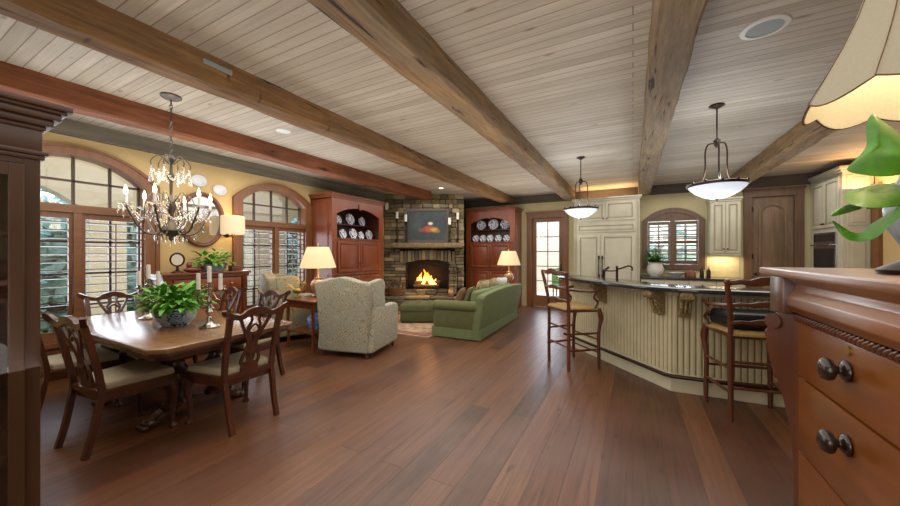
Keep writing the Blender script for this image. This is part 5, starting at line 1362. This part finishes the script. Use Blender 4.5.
# ceiling fittings
t = thing('ceiling_speaker', 'round white framed speaker set in the ceiling at the upper right', 'speaker', (.78, 3.02, ZC))
one('ring', 'white_trim', t, lambda b: b.lathe([(.098, -.002), (.10, -.012), (.128, -.008), (.132, -.0)], (0, 0, 0), 36)); one('grille', 'grille', t, lambda b: b.lathe([(0, -.008), (.10, -.006)], (0, 0, 0), 36))
for x, y, lab in ((-3.95, 6.9, 'lit recessed downlight in the ceiling before the fireplace'), (-3.84, 2.75, 'small recessed downlight between the red and brown beams'), (-5.2, 3.03, 'small recessed downlight between the red beam and the windows')):
    t = thing('recessed_light', lab, 'ceiling light', (x, y, ZC), 0, 'recessed ceiling lights')
    one('ring', 'white_trim', t, lambda b: b.lathe([(.05, -.001), (.055, -.01), (.08, -.006), (.085, -.0)], (0, 0, 0), 28)); one('lens', 'downlight' if y > 6 else 'white_trim', t, lambda b: b.lathe([(0, -.004), (.055, -.003)], (0, 0, 0), 24))

# ------------------------------------------------------------------ foreground: dark hutch, chest, lamp, plant
def hutch():
    # local: front -y; world front faces +X
    y0, y1 = -.85, .485; w = y1-y0; D = .45; H = 2.1; t = thing('china_hutch', 'tall dark wooden display hutch with crown moulding at the left edge', 'hutch', (-2.625, (y0+y1)/2, 0), PI/2); f = -D/2; W = 'hutch_wood'
    one('carcass', W, t, lambda b: (b.box(-w/2, -w/2+.025, f+.02, D/2, 0, H-.1), b.box(w/2-.025, w/2, f+.02, D/2, 0, H-.1), b.box(-w/2, w/2, D/2-.015, D/2, 0, H-.1), b.box(-w/2, w/2, f+.02, D/2, .0, .12), b.box(-w/2, w/2, f+.02, D/2, H-.28, H-.1)), smooth=0)
    one('face_frame', W, t, lambda b: (b.box(-w/2, -w/2+.05, f, f+.02, 0, H-.1, .003), b.box(w/2-.05, w/2, f, f+.02, 0, H-.1, .003), b.box(-w/2+.05, w/2-.05, f, f+.02, H-.28, H-.1), b.box(-w/2+.05, w/2-.05, f, f+.02, .0, .12)), smooth=0)
    def crown(b):
        for o, a, c in ((.012, 1.845, 1.865), (.022, 1.865, 1.885), (.006, 1.88, 1.985), (.015, 1.98, 2.0), (.035, 2.0, 2.03), (.055, 2.03, 2.06), (.07, 2.06, 2.075), (.085, 2.075, 2.10)):
            b.box(-w/2-o, w/2+o, f-o, D/2, a, c, .006)
    one('crown', W, t, crown, smooth=.5)
    for s in (-1, 1):
        a, c = sorted((s*.003, s*(w/2-.05)))
        d = one('glass_door', W, t, lambda b: (b.box(a, a+.045, f-.018, f, .13, 1.815, .003), b.box(c-.045, c, f-.018, f, .13, 1.815, .003), b.box(a+.045, c-.045, f-.018, f, .13, .22), b.box(a+.045, c-.045, f-.018, f, 1.76, 1.815), b.box(a+.045, c-.045, f-.014, f-.004, 1.28, 1.30)), smooth=0)
        one('door_pane', 'pane', d, lambda b: b.box(a+.045, c-.045, f-.011, f-.007, .22, 1.76), smooth=0)
        one('knob', 'bronze', d, lambda b: b.ball((s*.03, f-.03, 1.25), .014, 8))
    for z in (.5, .88, 1.2, 1.5): one('shelf', W, t, lambda b: b.box(-w/2+.025, w/2-.025, f+.06, D/2-.015, z, z+.018), smooth=0)
hutch()

def chest():
    # local front -y faces world -X ; local x = -Y (x=0 at far end of the chest)
    X0 = .52; Yn = 1.64; wd = 1.16; D = .52; H = 1.362; t = thing('chest_of_drawers', 'polished wooden chest of drawers with scrolled corner posts, right foreground', 'chest of drawers', (X0, Yn, 0), -PI/2)
    # local x: 0 (far end) .. wd (towards the camera side)
    one('carcass', 'chest_dark', t, lambda b: (b.box(-.10, wd+.1, .03, D, .1, H-.05, .004)), smooth=0)
    one('top', 'chest_wood', t, lambda b: b.box(-.235, wd+.235, -.055, D+.0, H-.03, H, .010, 3), smooth=.5)
    # cushion frieze drawer (ogee section)
    pr = [(.02, 1.205), (-.02, 1.21), (-.035, 1.235), (-.032, 1.265), (-.015, 1.29), (-.01, 1.31), (-.035, 1.332), (.02, 1.332)]
    fz_ = one('frieze_drawer', 'chest_wood', t, lambda b: b.prism(pr, 'yz', -.01, wd+.01, .003), smooth=.8)
    for q in (-.14, wd+.01): one('frieze_block', 'chest_dark', t, lambda b: b.box(q, q+.13, -.045, .1, 1.20, 1.332, .006), smooth=.4)
    def rope(b):
        n = 58
        b.box(-.01, wd+.01, -.012, .02, 1.182, 1.204)
        for k in range(n):
            x = wd*k/n; b.tube([(x, -.012, 1.184), (x+wd/n*1.1, -.016, 1.194), (x+wd/n*1.6, -.012, 1.204)], [.005, .0085, .005], 6)
    one('rope_moulding', 'chest_dark', t, rope)
    one('side_panel', 'chest_dark', t, lambda b: (b.box(-.02, .0, -.004, .03, .12, 1.2), b.box(wd, wd+.02, -.004, .03, .12, 1.2)), smooth=0)
    for z0, z1 in ((.992, 1.178), (.735, .985), (.44, .728), (.14, .433)):
        d = one('drawer', 'chest_wood', t, lambda b: b.box(.004, wd-.004, -.008, .03, z0, z1, .004), smooth=.4)
        for x in (.32, wd-.32):
            zc = (z0+z1)/2+(.015 if z0 > .9 else .04)
            def kn(b):
                M = tr(x, -.008, zc) @ rot('X', PI/2)
                b.lathe([(0, 0), (.028, 0), (.03, .006), (.022, .012), (.012, .016), (.011, .022), (.018, .026), (.029, .032), (.032, .041), (.027, .052), (.014, .058), (0, .06)], (0, 0, 0), 20, M)
            one('knob', 'chest_knob', d, kn, smooth=1.4)
        if z0 > .9:
            one('keyhole', 'gold', d, lambda b: b.lathe([(0, 0), (.013, 0), (.013, .004), (.005, .005), (0, .003)], (0, 0, 0), 14, tr(.325, -.008, 1.157) @ rot('X', PI/2)))
    for s, xo in ((-1, -.01), (1, wd+.01)):
        # scrolled corner post: S profile, projecting outward on the diagonal
        prof = [(1.20, .075), (1.17, .098), (1.12, .115), (1.06, .112), (.98, .088), (.88, .055), (.76, .032), (.6, .022), (.42, .03), (.26, .06), (.12, .10), (.0, .11)]
        dv = Vector((s*.80, -.60)).normalized(); sd = Vector((-dv.y, dv.x)); base = Vector((xo+s*.0, .02))
        def post(b):
            pts = curve([(z, p, 0) for z, p in prof], 4); n = len(pts); L = []
            for q in pts:
                z, p = q.x, q.y; c = base+dv*p; i = base+dv*-.02
                h = .034
                L.append([b.bm.verts.new((c+sd*h*.75).to_3d()+Vector((0, 0, z))), b.bm.verts.new((c+dv*.018).to_3d()+Vector((0, 0, z))), b.bm.verts.new((c-sd*h*.75).to_3d()+Vector((0, 0, z))), b.bm.verts.new((i-sd*h).to_3d()+Vector((0, 0, z))), b.bm.verts.new((i+sd*h).to_3d()+Vector((0, 0, z)))])
            for A, B in zip(L, L[1:]):
                for k in range(5): b.bm.faces.new((A[k], A[(k+1) % 5], B[(k+1) % 5], B[k]))
            b.bm.faces.new(L[0]); b.bm.faces.new(L[-1][::-1])
            c = base+dv*.085
            b.tube([(c+sd*.036).to_3d()+Vector((0, 0, 1.165)), (c-sd*.036).to_3d()+Vector((0, 0, 1.165))], .028, 14)
            for k in range(7):
                z = 1.11-.03*k; p = .115-.006*k; cc = base+dv*(p+.01); b.ball((cc.x, cc.y, z), (.013, .013, .02), 8)
        one('corner_post', 'chest_dark', t, post, smooth=.6)
plain('chest_knob', '#2a1a12', .25, .1, .2, coat=.5)
chest()

def big_lamp():
    t = thing('table_lamp', 'large lamp with a bell-shaped scalloped cream shade on the chest of drawers', 'lamp', (.69, 1.40, 1.362))
    one('foot', 'bronze', t, lambda b: b.lathe([(0, 0), (.085, 0), (.09, .012), (.06, .03), (.035, .045), (0, .045)], (0, 0, 0), 24))
    one('base', 'bluegrey', t, lambda b: b.lathe([(0, .04), (.03, .045), (.035, .06), (.07, .13), (.075, .18), (.05, .26), (.025, .31), (.03, .34), (0, .34)], (0, 0, 0), 24))
    one('neck', 'gold', t, lambda b: b.lathe([(0, .34), (.02, .34), (.01, .37), (.01, .55), (0, .55)], (0, 0, 0), 12))
    n = 72
    def prof(r, z, k):
        a = k*2*PI/n; sc = abs(math.sin(4*a)); low = max(0, 1-(z-.49)/.14)
        return (r*(1+.02*low*(sc-.5)), z-(.028*(sc-.3))*low)
    P = [(.228, .49), (.212, .525), (.185, .58), (.155, .65), (.125, .73), (.108, .79), (.10, .84)]
    def shade(b, inner):
        rings = []
        for r, z in P:
            row = []
            for k in range(n):
                rr, zz = prof(r-(.004 if inner else 0), z, k); row.append(b.bm.verts.new((rr*math.cos(2*PI*k/n), rr*math.sin(2*PI*k/n), zz)))
            rings.append(row)
        for A, B in zip(rings, rings[1:]):
            for k in range(n): b.bm.faces.new((A[k], A[(k+1) % n], B[(k+1) % n], B[k]))
    s = one('lamp_shade', 'big_shade', t, lambda b: shade(b, False), smooth=1); one('shade_lining', 'big_shade_inner', s, lambda b: shade(b, True), smooth=1)
    one('shade_trim', 'wicker', s, lambda b: (b.tube([(rr*math.cos(2*PI*k/n), rr*math.sin(2*PI*k/n), zz) for k in range(n) for rr, zz in (prof(.229, .49, k),)], .0022, 6, closed=True), [b.tube([(r*1.012*math.cos(2*PI*k/n), r*1.012*math.sin(2*PI*k/n), prof(r, z, k)[1]) for r, z in P], .0012, 5) for k in range(0, n, 9)]))
    one('bulb', 'bulb', t, lambda b: b.ball((0, 0, .66), (.03, .03, .045), 10))
big_lamp()

def pothos():
    t = thing('potted_pothos', 'leafy green pothos on the chest of drawers under the big lamp', 'plant', (.80, 1.12, 1.362))
    one('pot', 'bronze', t, lambda b: b.lathe([(0, 0), (.06, 0), (.085, .05), (.095, .1), (.085, .13), (.09, .14), (.075, .14), (.07, .1), (0, .1)], (0, 0, 0), 22))
    def big_leaf(b, base, tip, w, nrm, sag=.02, cup=.12):
        B_, T = Vector(base), Vector(tip); d = T-B_; L = d.length; d.normalize(); n = Vector(nrm); n = (n-d*n.dot(d)).normalized(); sd = d.cross(n)
        rows = []; N = 12
        for i in range(N+1):
            u = i/N; ww = max(.002, w*2.36*(max(u, .02)**.45)*((1-u)**.9))
            back = -.22*L*(1-u)**3
            c = B_+d*(L*u)-n*(sag*4*(u-.5)**2*1)+n*sag
            row = []
            for k in range(-4, 5):
                q = k/4; row.append(b.bm.verts.new(c+sd*ww*.5*q+n*cup*ww*abs(q)**1.5+d*(back*abs(q))))
            rows.append(row)
        for A, C in zip(rows, rows[1:]):
            for k in range(8): b.bm.faces.new((A[k], A[k+1], C[k+1], C[k]))
    W = lambda x, y, z: (x-.80, y-1.12, z-1.362)
    cam = Vector((0, 0, 1.42))
    leaves = [  # base, tip, width, normal hint (world positions above the chest)
        ((.72, 1.05, 1.58), (.62, .90, 1.60), .10, (-.4, -.6, .6)),
        ((.84, 1.2, 1.60), (.92, 1.32, 1.55), .10, (.2, -.4, .8)),
        ((.88, 1.08, 1.60), (.99, 1.02, 1.55), .10, (.3, -.4, .8)),
        ((.80, 1.02, 1.62), (.82, .88, 1.58), .10, (0, -.5, .8)),
        ((.74, 1.16, 1.60), (.64, 1.21, 1.64), .09, (-.5, -.6, .4))]
    outlines = [[(0.4339, 1.1397, 1.6124), (0.4568, 1.1564, 1.6346), (0.4782, 1.173, 1.6571), (0.4939, 1.1874, 1.6778), (0.4979, 1.2091, 1.7173), (0.5095, 1.2289, 1.7513), (0.5276, 1.2439, 1.773), (0.5321, 1.231, 1.7454), (0.5496, 1.2228, 1.7225), (0.5581, 1.2068, 1.69), (0.5633, 1.1885, 1.6562), (0.556, 1.1638, 1.617), (0.5335, 1.1473, 1.596), (0.5079, 1.1399, 1.5906), (0.4793, 1.1375, 1.5942), (0.4561, 1.1383, 1.6027)], [(0.4326, 1.1447, 1.557), (0.4648, 1.1893, 1.5708), (0.4985, 1.2314, 1.5834), (0.5234, 1.2584, 1.5907), (0.5597, 1.295, 1.6001), (0.5849, 1.3051, 1.5982), (0.6037, 1.2982, 1.5889), (0.5952, 1.2459, 1.5638), (0.542, 1.1559, 1.5341), (0.5001, 1.1061, 1.5219), (0.4638, 1.073, 1.516), (0.4431, 1.0652, 1.5174), (0.4256, 1.0661, 1.5219), (0.4204, 1.0837, 1.531)], [(0.3817, 1.0726, 1.5008), (0.4162, 1.1321, 1.5188), (0.4538, 1.183, 1.533), (0.4834, 1.2023, 1.5347), (0.4934, 1.194, 1.5282), (0.446, 1.1413, 1.5157), (0.4086, 1.0939, 1.5037)]]
    for pts in outlines:   # the big heart-shaped leaves, each a cupped blade around its midrib
        def blade(b):
            P_ = [Vector(W(*p)) for p in pts]; n = len(P_); c = sum(P_, Vector())/n
            nrm = (P_[0]-c).cross(P_[n//3]-c).normalized()
            if nrm.y > 0: nrm = -nrm
            ro = [b.bm.verts.new(p) for p in P_]; rm = [b.bm.verts.new(c.lerp(p, .66)+nrm*.010) for p in P_]; ri = [b.bm.verts.new(c.lerp(p, .33)+nrm*.012) for p in P_]; vc = b.bm.verts.new(c+nrm*.007)
            for k in range(n):
                j = (k+1) % n; b.bm.faces.new((ro[k], ro[j], rm[j], rm[k])); b.bm.faces.new((rm[k], rm[j], ri[j], ri[k])); b.bm.faces.new((ri[k], ri[j], vc))
        lf = one('leaf', 'leaf_big', t, blade, smooth=1.5, sub=2)
        e = max(pts, key=lambda p: p[0]); one('leaf_stem', 'leaf_big', lf, lambda b: b.tube(curve([(0, 0, .1), ((e[0]-.8)*.4, (e[1]-1.12)*.4, .17), W(*e)], 5), .0035, 6))
    for k, (p, q, w, n) in enumerate(leaves):
        lf = one('leaf', 'leaf_big', t, lambda b: big_leaf(b, W(*p), W(*q), w, n), smooth=1.2)
        one('leaf_stem', 'leaf_big', lf, lambda b: b.tube(curve([(0, 0, .1), ((p[0]-.8)*.4, (p[1]-1.12)*.4, .17), W(*p)], 5), .0035, 6))
    cv = curve([W(.62, 1.12, 1.56), W(.55, 1.15, 1.53), W(.516, 1.186, 1.488), W(.495, 1.198, 1.461), W(.470, 1.208, 1.464), W(.440, 1.203, 1.50)], 5)
    one('curled_leaf', 'leaf_big', t, lambda b: b.sweep(cv, lambda i, u: [(-.020*math.sin(PI*min(.97, u*.9+.08)), 0), (0, -.004), (.020*math.sin(PI*min(.97, u*.9+.08)), 0), (0, .003)], up=(-.5, -.5, .7)))
pothos()

# ------------------------------------------------------------------ light
def light(kind, name, loc, energy, color=(1, 1, 1), size=.2, rot_=(0, 0, 0), size_y=None, spot=None):
    l = bpy.data.lights.new(name, kind); l.energy = energy; l.color = color
    if kind == 'AREA':
        l.size = size
        if size_y: l.shape = 'RECTANGLE'; l.size_y = size_y
    elif kind == 'SUN': l.angle = size
    else: l.shadow_soft_size = size
    if kind == 'SPOT': l.spot_size = spot; l.spot_blend = .6
    o = bpy.data.objects.new(name, l); COL.objects.link(o); o.location = loc; o.rotation_euler = rot_; return o
WARM = (1, .82, .58); NEUT = (1, .95, .88); COOL = (.86, .93, 1)
w = bpy.data.worlds.new('World'); scene.world = w; w.use_nodes = True
nt = w.node_tree; nt.nodes.clear()
sky = nt.nodes.new('ShaderNodeTexSky'); sky.sky_type = 'NISHITA'; sky.sun_disc = False; sky.sun_elevation = math.radians(48); sky.sun_rotation = math.radians(120)
bg = nt.nodes.new('ShaderNodeBackground'); bg.inputs[1].default_value = .75; ow = nt.nodes.new('ShaderNodeOutputWorld')
nt.links.new(sky.outputs[0], bg.inputs[0]); nt.links.new(bg.outputs[0], ow.inputs[0])
light('SUN', 'sun', (-10, -5, 10), 2.6, (1, .95, .85), .02, (math.radians(42), 0, math.radians(-60)))
# daylight pouring in through the glazed openings
for (y, nm) in ((1.43, 'window_daylight'), (3.93, 'window_daylight')): light('AREA', nm, (XL-.35, y, 1.4), 48, COOL, 1.2, (0, -PI/2, 0), 2.0)
light('AREA', 'door_daylight', (-1.97, YB+.4, 1.3), 16, COOL, .8, (-PI/2, 0, 0), 2.0); light('AREA', 'kitchen_daylight', (.77, YB+.4, 1.7), 14, COOL, .8, (-PI/2, 0, 0), 1.0)
# added soft fill: unseen panels under the beams, bounce light thrown at the ceiling
light('AREA', 'dining_fill', (-3.6, 2.2, 2.70), 78, NEUT, 3.6, (0, 0, 0), 4.5)
light('AREA', 'living_fill', (-3.0, 6.0, 2.70), 66, NEUT, 3.6, (0, 0, 0), 3.2)
light('AREA', 'kitchen_fill', (1.2, 6.4, 2.70), 60, NEUT, 3.4, (0, 0, 0), 4.6)
light('AREA', 'near_fill', (-.5, 1.2, 2.70), 42, NEUT, 3.5, (0, 0, 0), 4.5)
light('AREA', 'ceiling_bounce', (-.9, -.8, .9), 20, NEUT, 3.2, (PI, 0, 0), 2.6)
light('AREA', 'room_bounce', (-1.6, 3.2, 1.3), 25, NEUT, 2.6, (PI, 0, 0), 3.4); light('AREA', 'far_bounce', (-2.2, 7.2, 1.7), 14, NEUT, 2.6, (PI, 0, 0), 2.2)
light('AREA', 'kitchen_bounce', (1.4, 6.6, 1.7), 12, COOL, 2.2, (PI, 0, 0), 2.8)
light('AREA', 'window_bounce', (-4.5, 2.6, 1.95), 26, COOL, 1.4, (PI, 0, 0), 4.0)
light('AREA', 'front_fill', (-.8, -2.3, 1.6), 55, NEUT, 4.0, (PI/2, 0, .25), 2.0)
light('AREA', 'porch_fill', (-6.2, 3.0, 2.4), 105, COOL, 9.0, (0, PI/2, 0), 1.2)  # unseen fill added to brighten the porch wall
# fixtures
for loc, e in (((-4.36, 3.78, 1.32), 9), ((-2.58, 7.72, 1.27), 9)): light('POINT', 'lamp_light', loc, e, WARM, .06)
light('POINT', 'sconce_light', (-5.52, 3.08, 1.86), 4, WARM, .05); light('POINT', 'chest_lamp_light', (.69, 1.40, 2.0), 1.6, WARM, .06)
light('POINT', 'chandelier_light', (-3.94, 1.62, 2.0), 14, WARM, .25)
for x, y in ((-.73, 5.74), (.76, 4.38)): light('POINT', 'pendant_light', (x, y, 2.2), 10, COOL, .12); light('POINT', 'pendant_glow', (x, y, 1.9), 7, COOL, .15)
light('POINT', 'fire_light', fw(-.03, .05, .8), 14, (1, .45, .15), .12)
light('SPOT', 'recessed_beam', (-3.95, 6.9, 2.92), 45, WARM, .06, (0, 0, 0), None, 1.9)
light('AREA', 'garden_fill', (.6, 10.2, 2.6), 70, COOL, 4.0, (PI/2, 0, 0), 1.0)  # not a fixture: unseen fill added to lift the garden wall
light('AREA', 'cabinet_top_light', (-.55, 8.72, 2.70), 7, (1, .62, .28), 1.1, (PI, 0, 0), .3); light('AREA', 'oven_top_light', (3.15, 7.6, 2.45), 8, (1, .6, .28), .5, (PI, 0, 0))
light('AREA', 'under_cabinet_light', (1.64, 8.82, 1.36), 4, WARM, .4, (0, 0, 0), .15)

# ------------------------------------------------------------------ camera and view
cam = bpy.data.cameras.new('camera'); co = bpy.data.objects.new('camera', cam); COL.objects.link(co)
cam.sensor_width = 36; cam.lens = 36*340/900; cam.clip_start = .05
co.location = (0, 0, 1.42); co.rotation_euler = (PI/2, 0, math.atan2(183, 340)); scene.camera = co
scene.view_settings.view_transform = 'Standard'; scene.view_settings.exposure = .32
scene.cycles.use_denoising = True; scene.cycles.max_bounces = 8; scene.cycles.transparent_max_bounces = 16; scene.cycles.sample_clamp_indirect = 6
